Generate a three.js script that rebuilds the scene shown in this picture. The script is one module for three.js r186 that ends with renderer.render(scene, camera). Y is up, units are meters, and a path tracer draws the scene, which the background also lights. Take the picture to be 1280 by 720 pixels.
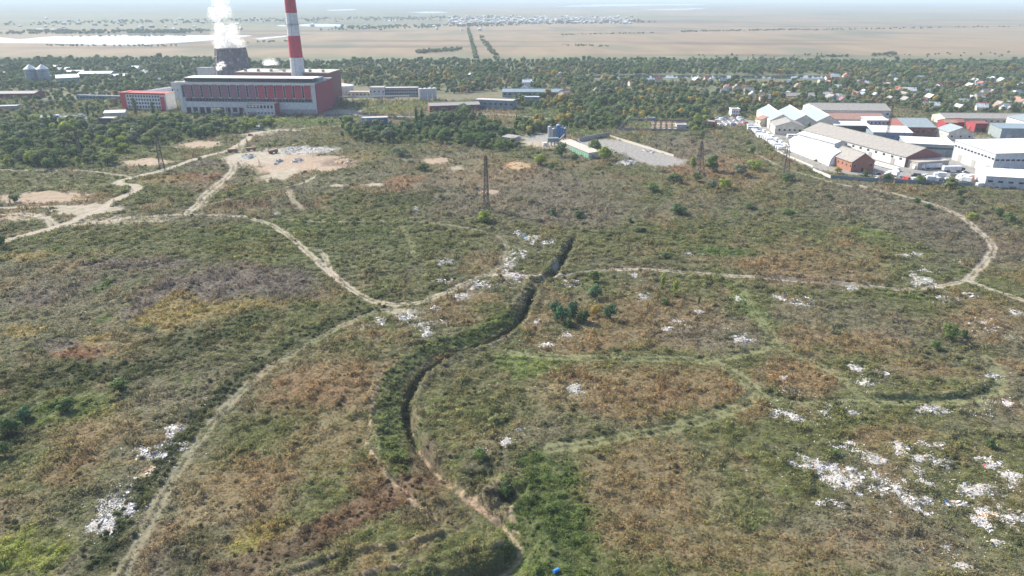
import * as THREE from 'three';
import { mergeGeometries } from 'three/addons/utils/BufferGeometryUtils.js';

// ---------------------------------------------------------------- camera, sky, sun, exposure
const scene = new THREE.Scene();
const EYE = 110, FOCAL = 880, PITCH = Math.atan((360 + 4) / FOCAL);   // metres above the ground; lens and tilt read off the photograph
const camera = new THREE.PerspectiveCamera(2 * Math.atan(360 / FOCAL) * 180 / Math.PI, 16 / 9, 1, 90000);
camera.position.set(0, EYE, 0);
camera.rotation.x = -PITCH;
const renderer = new THREE.WebGLRenderer({ antialias: true });
renderer.toneMapping = THREE.LinearToneMapping;
renderer.toneMappingExposure = 2.05;
renderer.shadowMap.enabled = true;

const SUN_AZ = 52 * Math.PI / 180, SUN_EL = 37 * Math.PI / 180;      // ahead and to the left of the lens
const sunDir = new THREE.Vector3(-Math.sin(SUN_AZ) * Math.cos(SUN_EL), Math.sin(SUN_EL), -Math.cos(SUN_AZ) * Math.cos(SUN_EL));
const sun = new THREE.DirectionalLight(new THREE.Color().setRGB(1, 0.925, 0.79), 5);
sun.name = 'sun';
sun.position.copy(sunDir).multiplyScalar(2000);
sun.castShadow = true;
sun.shadow.mapSize.set(4096, 4096);
Object.assign(sun.shadow.camera, { left: -900, right: 900, top: 900, bottom: -900, near: 10, far: 5000 });
scene.add(sun, sun.target);
{
  const W = 512, Hh = 256, data = new Float32Array(W * Hh * 4), v = new THREE.Vector3();
  for (let j = 0; j < Hh; j++) {
    const up = ((j + 0.5) / Hh - 0.5) * Math.PI;
    for (let i = 0; i < W; i++) {
      const az = ((i + 0.5) / W - 0.5) * 2 * Math.PI;
      v.set(Math.cos(az) * Math.cos(up), Math.sin(up), Math.sin(az) * Math.cos(up));
      const e = Math.max(0, v.y), hz = Math.exp(-e * 8), c = Math.max(0, v.dot(sunDir)), glow = 0.6 * Math.pow(c, 6) + 0.42 * Math.pow(c, 2);
      const o = (j * W + i) * 4;
      data[o] = 0.085 + 0.72 * hz + glow;
      data[o + 1] = 0.16 + 0.72 * hz + glow * 0.98;
      data[o + 2] = 0.34 + 0.66 * hz + glow * 0.9;
      data[o + 3] = 1;
    }
  }
  const t = new THREE.DataTexture(data, W, Hh, THREE.RGBAFormat, THREE.FloatType);
  t.mapping = THREE.EquirectangularReflectionMapping;
  t.magFilter = t.minFilter = THREE.LinearFilter;
  t.needsUpdate = true;
  scene.background = t;
  scene.environment = t;
}
scene.fog = new THREE.FogExp2(new THREE.Color().setRGB(0.70, 0.86, 1.0), 0.00012);

// ---------------------------------------------------------------- helpers
let seed = 7;
const rnd = () => { seed = (seed + 0x6d2b79f5) | 0; let t = Math.imul(seed ^ (seed >>> 15), 1 | seed); t = (t + Math.imul(t ^ (t >>> 7), 61 | t)) ^ t; return ((t ^ (t >>> 14)) >>> 0) / 4294967296; };
const rr = (a, b) => a + (b - a) * rnd();
const pick = (a) => a[Math.floor(rnd() * a.length)];
const clamp = (x, a = 0, b = 1) => (x < a ? a : x > b ? b : x);
const smooth = (a, b, x) => { const t = clamp((x - a) / (b - a)); return t * t * (3 - 2 * t); };
const lerp = (a, b, t) => a + (b - a) * t;
const PERM = new Uint8Array(512), GX = new Float32Array(256), GY = new Float32Array(256);
for (let i = 0; i < 256; i++) { PERM[i] = i; const a = rnd() * 6.2832; GX[i] = Math.cos(a); GY[i] = Math.sin(a); }
for (let i = 255; i > 0; i--) { const j = Math.floor(rnd() * (i + 1)); const t = PERM[i]; PERM[i] = PERM[j]; PERM[j] = t; }
for (let i = 0; i < 256; i++) PERM[256 + i] = PERM[i];
function pn(x, y) {                                                   // gradient noise, about -1 to 1
  const fx = Math.floor(x), fy = Math.floor(y), X = fx & 255, Y = fy & 255; x -= fx; y -= fy;
  const a = PERM[PERM[X] + Y], b = PERM[PERM[X + 1] + Y], c = PERM[PERM[X] + Y + 1], d = PERM[PERM[X + 1] + Y + 1];
  const u = x * x * x * (x * (x * 6 - 15) + 10), v = y * y * y * (y * (y * 6 - 15) + 10);
  const A = GX[a] * x + GY[a] * y, B = GX[b] * (x - 1) + GY[b] * y, C = GX[c] * x + GY[c] * (y - 1), D = GX[d] * (x - 1) + GY[d] * (y - 1);
  return (A + (B - A) * u + (C + (D - C) * u - A - (B - A) * u) * v) * 1.5;
}
const fbm = (x, y, n) => { let s = 0, a = 0.55; for (let i = 0; i < n; i++, a *= 0.5, x = x * 2.03 + 11.3, y = y * 2.03 + 5.7) s += a * pn(x, y); return s; };

// A point of the ground read off the photograph: [x to the right, d ahead], in metres.
const cP = Math.cos(PITCH), sP = Math.sin(PITCH);
function spot(px, py) {
  const u = (px - 640) / FOCAL, v = (py - 360) / FOCAL, t = EYE / (cP * v + sP);
  return [u * t, t * (cP - sP * v)];
}
const taken = {};
function numbered(name) { const n = taken[name] = (taken[name] ?? -1) + 1; return n ? name + '_' + String(n).padStart(3, '0') : name; }
function tag(o, label, category, group, kind) {
  if (label) o.userData.label = label;
  if (category) o.userData.category = category;
  if (group) o.userData.group = group;
  if (kind) o.userData.kind = kind;
  return o;
}
function part(name, geo, mat, parent) {
  const m = new THREE.Mesh(geo, mat); m.name = name; m.castShadow = m.receiveShadow = true; parent.add(m); return m;
}
function thing(name, label, category, x, d, turn = 0, group, y) {
  const g = new THREE.Group(); g.name = numbered(name); g.position.set(x, y ?? height(x, d), -d); g.rotation.y = turn;
  tag(g, label, category, group); scene.add(g); return g;
}
function struct(name, geo, mat) {
  const m = new THREE.Mesh(geo, mat); m.name = numbered(name); m.receiveShadow = m.castShadow = true; m.userData.kind = 'structure'; scene.add(m); return m;
}
const rgb = (r, g, b) => new THREE.Color().setRGB(r, g, b);
const mat = (r, g, b, roughness = 0.9, more = {}) => new THREE.MeshStandardMaterial({ color: rgb(r, g, b), roughness, ...more });
function box(w, h, d, x = 0, y = 0, z = 0) { return new THREE.BoxGeometry(w, h, d).translate(x, y, z); }   // centre at x, z; stands on y
const boxOn = (w, h, d, x, y, z) => box(w, h, d, x, y + h / 2, z);
function bar(a, b, r, sides = 4, r2 = r) {                            // a round or square bar between two points
  const A = new THREE.Vector3(...a), B = new THREE.Vector3(...b), L = A.distanceTo(B);
  const g = new THREE.CylinderGeometry(r2, r, L, sides, 1);
  g.translate(0, L / 2, 0).applyQuaternion(new THREE.Quaternion().setFromUnitVectors(new THREE.Vector3(0, 1, 0), B.sub(A).normalize()));
  return g.translate(...a);
}
const merge = (list) => mergeGeometries(list.map((g) => { const n = g.index ? g.toNonIndexed() : g; for (const k of Object.keys(n.attributes)) if (!['position', 'normal', 'uv', 'color'].includes(k)) n.deleteAttribute(k); return n; }));
function tint(geo, r, g, b) {
  const n = geo.attributes.position.count, a = new Float32Array(n * 3);
  for (let i = 0; i < n; i++) { a[i * 3] = r; a[i * 3 + 1] = g; a[i * 3 + 2] = b; }
  return geo.setAttribute('color', new THREE.BufferAttribute(a, 3));
}
function meterUV(geo, s = 1) {                                        // uv in metres, by the side that each face turns to
  const p = geo.attributes.position, n = geo.attributes.normal, uv = new Float32Array(p.count * 2);
  for (let i = 0; i < p.count; i++) {
    const ax = Math.abs(n.getX(i)), ay = Math.abs(n.getY(i)), az = Math.abs(n.getZ(i));
    const x = p.getX(i), y = p.getY(i), z = p.getZ(i);
    uv[i * 2] = (ax > ay && ax > az ? z : x) / s; uv[i * 2 + 1] = (ay >= ax && ay >= az ? z : y) / s;
  }
  return geo.setAttribute('uv', new THREE.BufferAttribute(uv, 2));
}
function dataTex(w, h, fill, srgb = true) {
  const d = new Uint8Array(w * h * 4), out = [0, 0, 0];
  for (let j = 0; j < h; j++) for (let i = 0; i < w; i++) {
    fill(i, j, out); const o = (j * w + i) * 4;
    for (let c = 0; c < 3; c++) { const x = clamp(out[c]); d[o + c] = 255 * (srgb ? (x <= 0.0031308 ? 12.92 * x : 1.055 * Math.pow(x, 1 / 2.4) - 0.055) : x) + 0.5; }
    d[o + 3] = 255;
  }
  const t = new THREE.DataTexture(d, w, h); t.magFilter = t.minFilter = THREE.LinearFilter; t.wrapS = t.wrapT = THREE.RepeatWrapping;
  if (srgb) t.colorSpace = THREE.SRGBColorSpace;
  t.needsUpdate = true; return t;
}

// ---------------------------------------------------------------- what grows and lies where: maps of the ground in metres
const PAL = {
  olive: [0.112, 0.120, 0.040], green: [0.082, 0.122, 0.026], bright: [0.125, 0.190, 0.034], dry: [0.235, 0.160, 0.078], straw: [0.27, 0.215, 0.12], grey: [0.165, 0.142, 0.100],
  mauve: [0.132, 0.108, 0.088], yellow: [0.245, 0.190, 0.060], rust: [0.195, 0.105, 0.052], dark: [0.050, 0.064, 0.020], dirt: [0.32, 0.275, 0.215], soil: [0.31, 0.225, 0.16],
  pale: [0.145, 0.148, 0.070], brown: [0.105, 0.068, 0.042], rubble: [0.34, 0.32, 0.29], paving: [0.235, 0.225, 0.215], track: [0.185, 0.168, 0.112], lime: [0.170, 0.195, 0.032], orange: [0.44, 0.27, 0.12],
};
class Field {
  constructor(x0, x1, d0, d1, w, h) { Object.assign(this, { x0, x1, d0, d1, w, h }); this.col = new Float32Array(w * h * 3); this.bare = new Float32Array(w * h); this.hgt = new Float32Array(w * h); this.tall = new Float32Array(w * h).fill(1); }
  at(x, d) { const i = (x - this.x0) / (this.x1 - this.x0) * this.w | 0, j = (d - this.d0) / (this.d1 - this.d0) * this.h | 0; return clamp(j, 0, this.h - 1) * this.w + clamp(i, 0, this.w - 1); }
  lift(x, d) {
    const u = clamp((x - this.x0) / (this.x1 - this.x0) * this.w - 0.5, 0, this.w - 1.001), v = clamp((d - this.d0) / (this.d1 - this.d0) * this.h - 0.5, 0, this.h - 1.001), i = u | 0, j = v | 0, k = j * this.w + i;
    return lerp(lerp(this.hgt[k], this.hgt[k + 1], u - i), lerp(this.hgt[k + this.w], this.hgt[k + this.w + 1], u - i), v - j);
  }
  each(xa, xb, da, db, f) {
    const sx = (this.x1 - this.x0) / this.w, sd = (this.d1 - this.d0) / this.h;
    const i0 = Math.max(0, Math.floor((xa - this.x0) / sx)), i1 = Math.min(this.w - 1, Math.ceil((xb - this.x0) / sx)), j0 = Math.max(0, Math.floor((da - this.d0) / sd)), j1 = Math.min(this.h - 1, Math.ceil((db - this.d0) / sd));
    for (let j = j0; j <= j1; j++) for (let i = i0; i <= i1; i++) f(this.x0 + (i + 0.5) * sx, this.d0 + (j + 0.5) * sd, j * this.w + i);
  }
  mix(k, c, a) { const p = this.col, o = k * 3; p[o] += (c[0] - p[o]) * a; p[o + 1] += (c[1] - p[o + 1]) * a; p[o + 2] += (c[2] - p[o + 2]) * a; }
}
const near = new Field(-330, 330, 84, 430, 2048, 2048), mid = new Field(-900, 900, 430, 1180, 2048, 1024);
const fields = [near, mid];

// patches: [centre and radii in the photograph, what grows, how much]; bare ones carry no plants
const PATCHES = [
  [37, 321, 34, 6, 'yellow', 0.9], [75, 336, 26, 9, 'yellow', 0.6], [10, 356, 32, 14, 'yellow', 0.5], [225, 388, 52, 24, 'yellow', 0.85], [28, 414, 28, 8, 'yellow', 0.75], [118, 426, 22, 9, 'yellow', 0.75], [285, 385, 36, 14, 'yellow', 0.55],
  [60, 345, 130, 26, 'mauve', 0.4], [150, 430, 60, 14, 'dry', 0.4], [100, 442, 36, 10, 'rust', 0.85], [310, 352, 110, 24, 'mauve', 0.85], [190, 372, 16, 28, 'mauve', 0.8], [45, 372, 40, 14, 'mauve', 0.6], [180, 330, 80, 9, 'mauve', 0.8], [75, 430, 30, 8, 'mauve', 0.6],
  [120, 462, 110, 12, 'dark', 0.55], [250, 425, 70, 13, 'dark', 0.55], [40, 480, 70, 14, 'dark', 0.45], [330, 400, 60, 14, 'olive', 0.7], [127, 357, 12, 8, 'green', 0.7], [165, 355, 14, 8, 'pale', 0.7], [128, 400, 12, 7, 'bright', 0.5], [330, 380, 28, 8, 'yellow', 0.45],
  [100, 232, 120, 16, 'olive', 0.75], [90, 250, 60, 9, 'rust', 0.3], [430, 300, 150, 30, 'green', 0.45], [220, 300, 150, 18, 'olive', 0.7], [300, 290, 60, 14, 'green', 0.3], [180, 310, 50, 9, 'pale', 0.6], [450, 320, 60, 18, 'pale', 0.4],
  [240, 222, 50, 7, 'rust', 0.7], [205, 224, 30, 6, 'yellow', 0.55], [430, 207, 42, 12, 'olive', 0.6], [455, 196, 26, 7, 'yellow', 0.45], [505, 228, 26, 10, 'rust', 0.8], [505, 227, 20, 7, 'dry', 0.7], [640, 235, 130, 34, 'grey', 0.75], [600, 215, 70, 22, 'dry', 0.4], [505, 250, 60, 8, 'dark', 0.4],
  [560, 300, 60, 18, 'olive', 0.6], [760, 300, 110, 24, 'olive', 0.6], [900, 215, 70, 28, 'dry', 0.65], [870, 205, 50, 16, 'rust', 0.3], [1000, 330, 110, 26, 'dry', 0.5], [905, 314, 44, 7, 'green', 0.8], [1080, 286, 26, 12, 'bright', 0.55], [985, 265, 14, 7, 'bright', 0.55], [720, 265, 70, 20, 'grey', 0.6],
  [1120, 260, 120, 30, 'grey', 0.6], [1000, 270, 80, 22, 'olive', 0.35], [1200, 300, 70, 26, 'mauve', 0.5], [1250, 390, 60, 26, 'dry', 0.4], [930, 375, 12, 20, 'bright', 0.65], [955, 400, 14, 20, 'bright', 0.5], [1060, 400, 110, 30, 'grey', 0.5], [1080, 430, 60, 16, 'dry', 0.6], [1000, 420, 40, 14, 'dry', 0.45],
  [810, 400, 110, 36, 'dry', 0.55], [880, 420, 70, 18, 'grey', 0.55], [720, 430, 60, 14, 'dry', 0.7], [790, 487, 130, 34, 'dry', 0.55], [850, 480, 70, 26, 'rust', 0.15], [620, 490, 90, 40, 'olive', 0.6], [660, 455, 40, 18, 'bright', 0.45], [700, 490, 40, 14, 'straw', 0.45], [580, 530, 60, 40, 'green', 0.35], [1000, 470, 60, 18, 'dry', 0.8],
  [770, 560, 80, 18, 'olive', 0.6], [690, 640, 62, 80, 'green', 0.9], [690, 650, 46, 70, 'dark', 0.35], [830, 600, 100, 60, 'dry', 0.55], [910, 615, 46, 60, 'pale', 0.55], [940, 640, 26, 60, 'green', 0.3], [1000, 600, 30, 50, 'olive', 0.6], [1080, 670, 120, 46, 'grey', 0.45], [960, 690, 130, 30, 'dry', 0.45], [1160, 560, 80, 18, 'olive', 0.5], [1120, 545, 60, 14, 'dry', 0.5],
  [1180, 480, 60, 14, 'olive', 0.7], [1215, 470, 30, 10, 'yellow', 0.25], [1150, 460, 50, 12, 'dry', 0.5],
  [330, 678, 42, 30, 'yellow', 0.85], [300, 690, 20, 20, 'lime', 0.4], [300, 600, 70, 36, 'dry', 0.6], [270, 640, 40, 20, 'straw', 0.5], [420, 470, 80, 34, 'dry', 0.75], [380, 500, 70, 26, 'rust', 0.4], [430, 540, 60, 26, 'straw', 0.35], [390, 560, 60, 40, 'dry', 0.35], [330, 530, 50, 26, 'olive', 0.4], [480, 600, 46, 30, 'rust', 0.55], [540, 640, 60, 24, 'brown', 0.5], [530, 575, 34, 36, 'brown', 0.6],
  [30, 690, 66, 34, 'lime', 0.75], [100, 640, 70, 40, 'pale', 0.5], [60, 590, 70, 40, 'green', 0.4], [20, 530, 46, 30, 'dark', 0.6], [120, 540, 60, 30, 'dry', 0.45], [90, 590, 40, 20, 'rust', 0.45], [100, 510, 60, 18, 'bright', 0.4], [200, 500, 60, 20, 'grey', 0.5], [130, 690, 40, 30, 'dark', 0.6], [215, 700, 34, 24, 'mauve', 0.6], [240, 690, 40, 40, 'dark', 0.4],
  [360, 440, 60, 18, 'pale', 0.6], [460, 440, 50, 16, 'olive', 0.5], [570, 395, 40, 14, 'dry', 0.5], [610, 385, 30, 12, 'olive', 0.5], [600, 372, 26, 8, 'dry', 0.6],
  [150, 170, 160, 24, 'olive', 0.7], [210, 168, 34, 5, 'bright', 0.7], [500, 150, 90, 8, 'grey', 0.5], [480, 135, 60, 7, 'lime', 0.35], [390, 152, 60, 4, 'bright', 0.4], [640, 147, 60, 8, 'dry', 0.5], [690, 150, 40, 6, 'pale', 0.5], [820, 158, 30, 5, 'bright', 0.35], [850, 185, 60, 16, 'grey', 0.6], [940, 240, 60, 18, 'olive', 0.4],
  // bare ground
  [60, 246, 60, 8, 'soil', 0.75, 1], [110, 262, 46, 8, 'dirt', 0.7, 1], [30, 272, 30, 6, 'dirt', 0.5, 1], [150, 276, 70, 7, 'dirt', 0.45, 1], [182, 203, 34, 5, 'soil', 0.85, 1], [250, 181, 28, 5, 'soil', 0.85, 1], [370, 203, 62, 12, 'soil', 0.9, 1], [320, 196, 40, 11, 'dirt', 0.8, 1], [405, 208, 36, 7, 'soil', 0.9, 1], [350, 218, 22, 9, 'dirt', 0.75, 1],
  [425, 203, 26, 5, 'brown', 0.75, 1], [378, 188, 44, 5, 'rubble', 0.8, 1], [330, 165, 30, 6, 'dirt', 0.5, 1], [545, 201, 18, 5, 'soil', 0.8, 1], [470, 231, 16, 3, 'dirt', 0.8, 1], [648, 207, 18, 5, 'orange', 0.8, 1], [610, 240, 16, 3, 'soil', 0.8, 1], [570, 210, 14, 4, 'dirt', 0.5, 1], [420, 232, 12, 2, 'dirt', 0.8, 1],
  [255, 205, 22, 6, 'mauve', 0.7], [375, 258, 20, 5, 'brown', 0.6, 0.6], [310, 255, 30, 6, 'brown', 0.6, 0.6], [640, 345, 24, 5, 'dirt', 0.6, 1], [505, 390, 24, 6, 'dirt', 0.55, 1], [740, 470, 12, 4, 'straw', 0.5],
  [620, 625, 18, 24, 'soil', 0.5, 0.6], [600, 618, 34, 18, 'soil', 0.35, 0.5],
  [1150, 205, 90, 16, 'paving', 1, 1], [1100, 212, 50, 9, 'paving', 1, 1], [1190, 185, 120, 30, 'paving', 0.9, 1], [1090, 165, 110, 18, 'paving', 0.9, 1], [1230, 215, 60, 20, 'paving', 1, 1], [990, 168, 40, 14, 'paving', 0.9, 1], [912, 152, 30, 6, 'paving', 0.9, 1], [75, 148, 44, 5, 'paving', 0.8, 1], [420, 140, 40, 4, 'paving', 0.7, 1],
   [690, 178, 46, 7, 'dirt', 0.9, 1], [670, 172, 26, 5, 'paving', 0.9, 1],
];
// woods: outline in the photograph, share of the ground under trees, height, tones, what to call it
const WOODS = [
  [[[0, 158], [40, 150], [100, 152], [140, 160], [200, 150], [240, 150], [300, 153], [338, 156], [342, 163], [305, 166], [262, 172], [222, 178], [190, 186], [150, 196], [142, 210], [80, 212], [0, 211]], 0.8, [4.5, 11], ['deep', 'mid', 'mid', 'soft', 'sage', 'lime', 'deep'], 'tree in the left belt below the office block'],
  [[[440, 160], [470, 152], [500, 160], [530, 150], [580, 140], [600, 150], [620, 160], [640, 168], [655, 180], [640, 190], [600, 186], [560, 180], [500, 178], [450, 178], [425, 170]], 0.85, [4.5, 11], ['deep', 'mid', 'mid', 'sage', 'soft', 'deep', 'emerald'], 'tree in the thicket below the blue shed'],
  [[[640, 160], [650, 140], [690, 128], [740, 118], [800, 112], [870, 118], [884, 140], [860, 150], [790, 150], [772, 158], [756, 168], [722, 174], [700, 160], [660, 172]], 0.9, [4.5, 10], ['mid', 'sage', 'mid', 'soft', 'deep', 'yellow', 'soft'], 'tree in the wood behind the concrete works'],
  [[[395, 155], [440, 150], [450, 162], [400, 160]], 0.6, [4, 7], ['mid', 'soft'], 'tree in the row below the power station'], [[[862, 150], [884, 140], [900, 150], [880, 172], [864, 168]], 0.6, [5, 9], ['soft', 'lime', 'mid'], 'tree beside the small fenced plot'],
  [[[420, 100], [440, 84], [520, 82], [700, 82], [860, 88], [1000, 88], [1300, 84], [1300, 147], [1180, 148], [1130, 135], [1010, 136], [940, 142], [900, 146], [880, 130], [800, 112], [700, 128], [640, 138], [640, 112], [540, 120], [440, 106]], 0.62, [5.5, 10], ['deep', 'mid', 'mid', 'sage', 'soft', 'deep', 'brown', 'yellow', 'deep'], 'tree in the settlement belt'],
  [[[300, 80], [420, 78], [560, 76], [640, 78], [720, 76], [1300, 78], [1300, 92], [700, 92], [420, 96], [300, 96]], 0.55, [6, 10], ['deep', 'mid', 'sage', 'mid'], 'tree in the far belt'], [[[430, 96], [640, 96], [640, 112], [430, 108]], 0.5, [5, 8], ['brown', 'soft', 'yellow', 'sage'], 'tree in the far belt'],
  [[[-20, 78], [120, 74], [280, 74], [280, 98], [230, 116], [150, 118], [60, 112], [-20, 116]], 0.6, [6, 10], ['deep', 'mid', 'sage', 'mid'], 'tree in the belt round the silos'], [[[-20, 116], [60, 112], [150, 118], [220, 120], [150, 138], [110, 152], [40, 150], [-20, 158]], 0.42, [4, 8], ['mid', 'soft', 'sage', 'brown'], 'tree in the scrub before the office block'],
];
// tracks: [points in the photograph, half width in metres, surface, how bare, two wheel ruts?]
const TRACKS = [
  [[[-20, 310], [15, 298], [70, 283], [105, 270], [140, 252], [166, 239], [172, 235], [164, 231], [150, 230], [149, 227], [165, 222], [200, 214], [250, 197], [285, 188], [306, 176], [320, 166], [345, 163], [372, 163]], 3.4, 'dirt', 0.97, 0],
  [[[-20, 259], [50, 258], [85, 257], [108, 259], [112, 264], [105, 270]], 2.4, 'dirt', 0.8, 0],
  [[[-20, 270], [25, 267], [48, 270], [62, 276], [68, 284]], 2.8, 'dirt', 0.9, 1],
  [[[66, 285], [120, 277], [180, 271], [235, 268], [300, 270], [335, 279], [365, 298], [385, 316], [410, 338], [440, 361], [470, 376], [500, 380.5], [530, 376], [575, 357], [610, 343], [640, 344], [690, 345], [745, 339], [800, 337], [870, 342], [960, 348], [1050, 355], [1110, 361], [1150, 361], [1182, 356], [1212, 349]], 1.9, 'dirt', 0.95, 1],
  [[[382, 309], [392, 310], [404, 318], [409, 329], [414, 342]], 1.5, 'dirt', 0.9, 1],
  [[[232, 268], [245, 257], [256, 243], [272, 231], [287, 218], [292, 208], [288, 201], [296, 192], [303, 180]], 2.8, 'dirt', 0.88, 1],
  [[[250, 262], [262, 245], [280, 232]], 2.4, 'dirt', 0.6, 1],
  [[[240, 262], [300, 245], [350, 236], [380, 228], [395, 220]], 1.5, 'dirt', 0.7, 0],
  [[[360, 236], [366, 250], [380, 262]], 1.8, 'dirt', 0.55, 0],
  [[[1300, 381], [1262, 369], [1232, 359], [1212, 350], [1216, 342], [1234, 324], [1241, 311], [1236, 300], [1220, 286], [1196, 268], [1160, 254], [1125, 244], [1098, 238], [1075, 232]], 2.0, 'dirt', 0.97, 1],
  [[[140, 760], [150, 722], [166, 690], [197, 630], [232, 570], [268, 524], [312, 479], [362, 444], [412, 415], [452, 396], [490, 384]], 1.9, 'track', 0.8, 1],
  [[[612, 342], [628, 327], [634, 310], [622, 295], [592, 286], [545, 279], [480, 276], [400, 277], [340, 273]], 1.7, 'track', 0.85, 1],
  [[[500, 282], [512, 300], [520, 322], [560, 335]], 1.6, 'pale', 0.6, 0],
  [[[640, 440], [690, 445], [780, 448], [870, 450], [905, 459], [930, 476], [944, 494], [902, 515], [850, 531], [790, 543], [740, 553], [690, 560]], 2.2, 'pale', 0.8, 1],
  [[[944, 494], [990, 503], [1060, 502], [1130, 501], [1200, 501], [1243, 491], [1250, 475], [1243, 458], [1232, 446]], 1.9, 'pale', 0.75, 1],
  [[[925, 362], [944, 390], [964, 420], [976, 436], [1010, 450], [1044, 466], [1072, 489], [1100, 501]], 1.8, 'pale', 0.75, 1],
  [[[870, 450], [920, 445], [972, 432]], 1.6, 'pale', 0.65, 0],
  [[[1245, 490], [1200, 530], [1180, 545]], 1.4, 'pale', 0.4, 0],
  [[[935, 186], [962, 202], [985, 212], [1010, 219], [1040, 228], [1090, 238]], 1.6, 'dirt', 0.6, 0],
  [[[770, 240], [840, 250], [900, 262], [960, 283], [1040, 310], [1120, 335]], 1.4, 'pale', 0.5, 1],
  [[[345, 163], [420, 158], [520, 160], [600, 158]], 3, 'dirt', 0.45, 0], [[[-20, 212], [60, 213], [100, 213], [170, 222]], 2, 'dirt', 0.6, 0], [[[-10, 234], [60, 233], [140, 231]], 1.2, 'pale', 0.5, 0],
  [[[410, 143], [520, 146], [620, 143], [700, 150]], 4, 'paving', 0.7, 0], [[[300, 150], [400, 151], [470, 148]], 4, 'bright', 0.5, 0],
  [[[895, 150], [935, 152], [960, 168], [990, 192], [1030, 210], [1090, 217], [1200, 224]], 9, 'paving', 0.95, 0],
  [[[746, 181], [768, 180], [796, 190], [826, 201]], 19, 'paving', 0.98, 0],
  [[[560, 205], [600, 200], [575, 230], [540, 250]], 2, 'pale', 0.4, 1],
  [[[458, 552], [472, 575], [488, 596], [510, 618], [530, 635], [545, 652]], 0.9, 'soil', 0.85, 0], [[[482, 452], [470, 486], [463, 520], [461, 548]], 0.7, 'soil', 0.5, 0],
  [[[505, 492], [512, 520], [530, 560], [556, 592], [590, 622], [622, 648], [645, 672]], 0.5, 'soil', 0.7, 0], [[[548, 590], [580, 612], [606, 634], [630, 655], [644, 670]], 1.5, 'soil', 0.7, 0], [[[636, 632], [642, 650], [646, 668]], 1.0, 'soil', 0.8, 0],
];
const BANDS = [                                                       // strips of one growth, the gully floor one with shade in its colour too: [points, half width, what, how much]
  [[[120, 700], [150, 655], [190, 600], [225, 550], [262, 508], [300, 473], [350, 440], [400, 412], [450, 390], [480, 386]], 2.6, 'dark', 0.75],
  [[[0, 476], [120, 470], [230, 440], [300, 405], [330, 395]], 7, 'dark', 0.45],
  [[[716, 300], [700, 328], [680, 350], [662, 370], [650, 395], [630, 414], [592, 431], [550, 449], [520, 470], [508, 494], [506, 515], [513, 540]], 1.7, 'dark', 0.85], [[[636, 394], [590, 420], [530, 440], [494, 470], [484, 510], [490, 560], [500, 600]], 3.6, 'green', 0.6],  // first strip, gully floor: dark plants plus its shade painted into the colour
  [[[290, 716], [350, 690], [420, 655], [476, 622], [500, 605]], 4.5, 'brown', 0.8], [[[420, 655], [480, 625], [540, 605]], 5, 'rust', 0.4],
  [[[640, 345], [690, 348], [730, 341]], 1.6, 'dark', 0.6], [[[745, 335], [800, 333], [880, 338]], 1.4, 'brown', 0.5], [[[960, 344], [1050, 351], [1140, 362], [1200, 352]], 1.2, 'brown', 0.7],
  [[[1098, 498], [1150, 499], [1200, 497], [1236, 488], [1240, 470]], 1.8, 'green', 0.6], [[[700, 550], [760, 545], [850, 527], [905, 508]], 1.2, 'dark', 0.7], [[[950, 488], [1000, 498], [1060, 498]], 1.2, 'dark', 0.6], [[[640, 560], [600, 600], [640, 630]], 3, 'dark', 0.5],
  [[[0, 295], [100, 292], [180, 280], [330, 288], [380, 330], [420, 360]], 3.0, 'olive', 0.5], [[[460, 370], [520, 368], [570, 345]], 2.6, 'dark', 0.6], [[[860, 283], [900, 280], [960, 268]], 1.5, 'dark', 0.7], [[[640, 250], [700, 262], [760, 258]], 2.5, 'dark', 0.5], [[[530, 232], [560, 240], [590, 232]], 3, 'dark', 0.5],
];
function polyDistance(pts, x, d) {
  let best = 1e9, side = 0, along = 0, run = 0, where = 0;
  for (let k = 0; k + 1 < pts.length; k++) {
    const ax = pts[k][0], ad = pts[k][1], ex = pts[k + 1][0] - ax, ed = pts[k + 1][1] - ad, L2 = ex * ex + ed * ed, t = clamp(((x - ax) * ex + (d - ad) * ed) / L2), dx = x - ax - ex * t, dd = d - ad - ed * t, q = dx * dx + dd * dd;
    if (q < best) { best = q; side = ex * (d - ad) - ed * (x - ax) > 0 ? 1 : -1; along = run + Math.sqrt(L2) * t; }
    run += Math.sqrt(L2);
  }
  return [Math.sqrt(best), side, along, run];
}
function curve(px, n = 6) {                                          // a smooth line through points of the photograph, on the ground
  const c = new THREE.CatmullRomCurve3(px.map(([a, b]) => { const s = spot(a, b); return new THREE.Vector3(s[0], 0, s[1]); }), false, 'centripetal');
  return c.getPoints((px.length - 1) * n).map((v) => [v.x, v.z]);
}
function nearLine(F, pts, reach, f) {                                // visits the pixels of F near a line, segment by segment, each once
  const seen = new Map();
  for (let k = 0; k + 1 < pts.length; k++) {
    const [ax, ad] = pts[k], [bx, bd] = pts[k + 1], ex = bx - ax, ed = bd - ad, L2 = ex * ex + ed * ed || 1e-9;
    F.each(Math.min(ax, bx) - reach, Math.max(ax, bx) + reach, Math.min(ad, bd) - reach, Math.max(ad, bd) + reach, (x, d, i) => {
      const t = clamp(((x - ax) * ex + (d - ad) * ed) / L2), q = Math.hypot(x - ax - ex * t, d - ad - ed * t);
      if (q > reach) return;
      const s = ex * (d - ad) - ed * (x - ax) > 0 ? 1 : -1, had = seen.get(i);
      if (!had || q < had[0]) seen.set(i, [q, s, x, d, (k + t) / (pts.length - 1)]);
    });
  }
  for (const [i, v] of seen) f(i, ...v);
}
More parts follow.
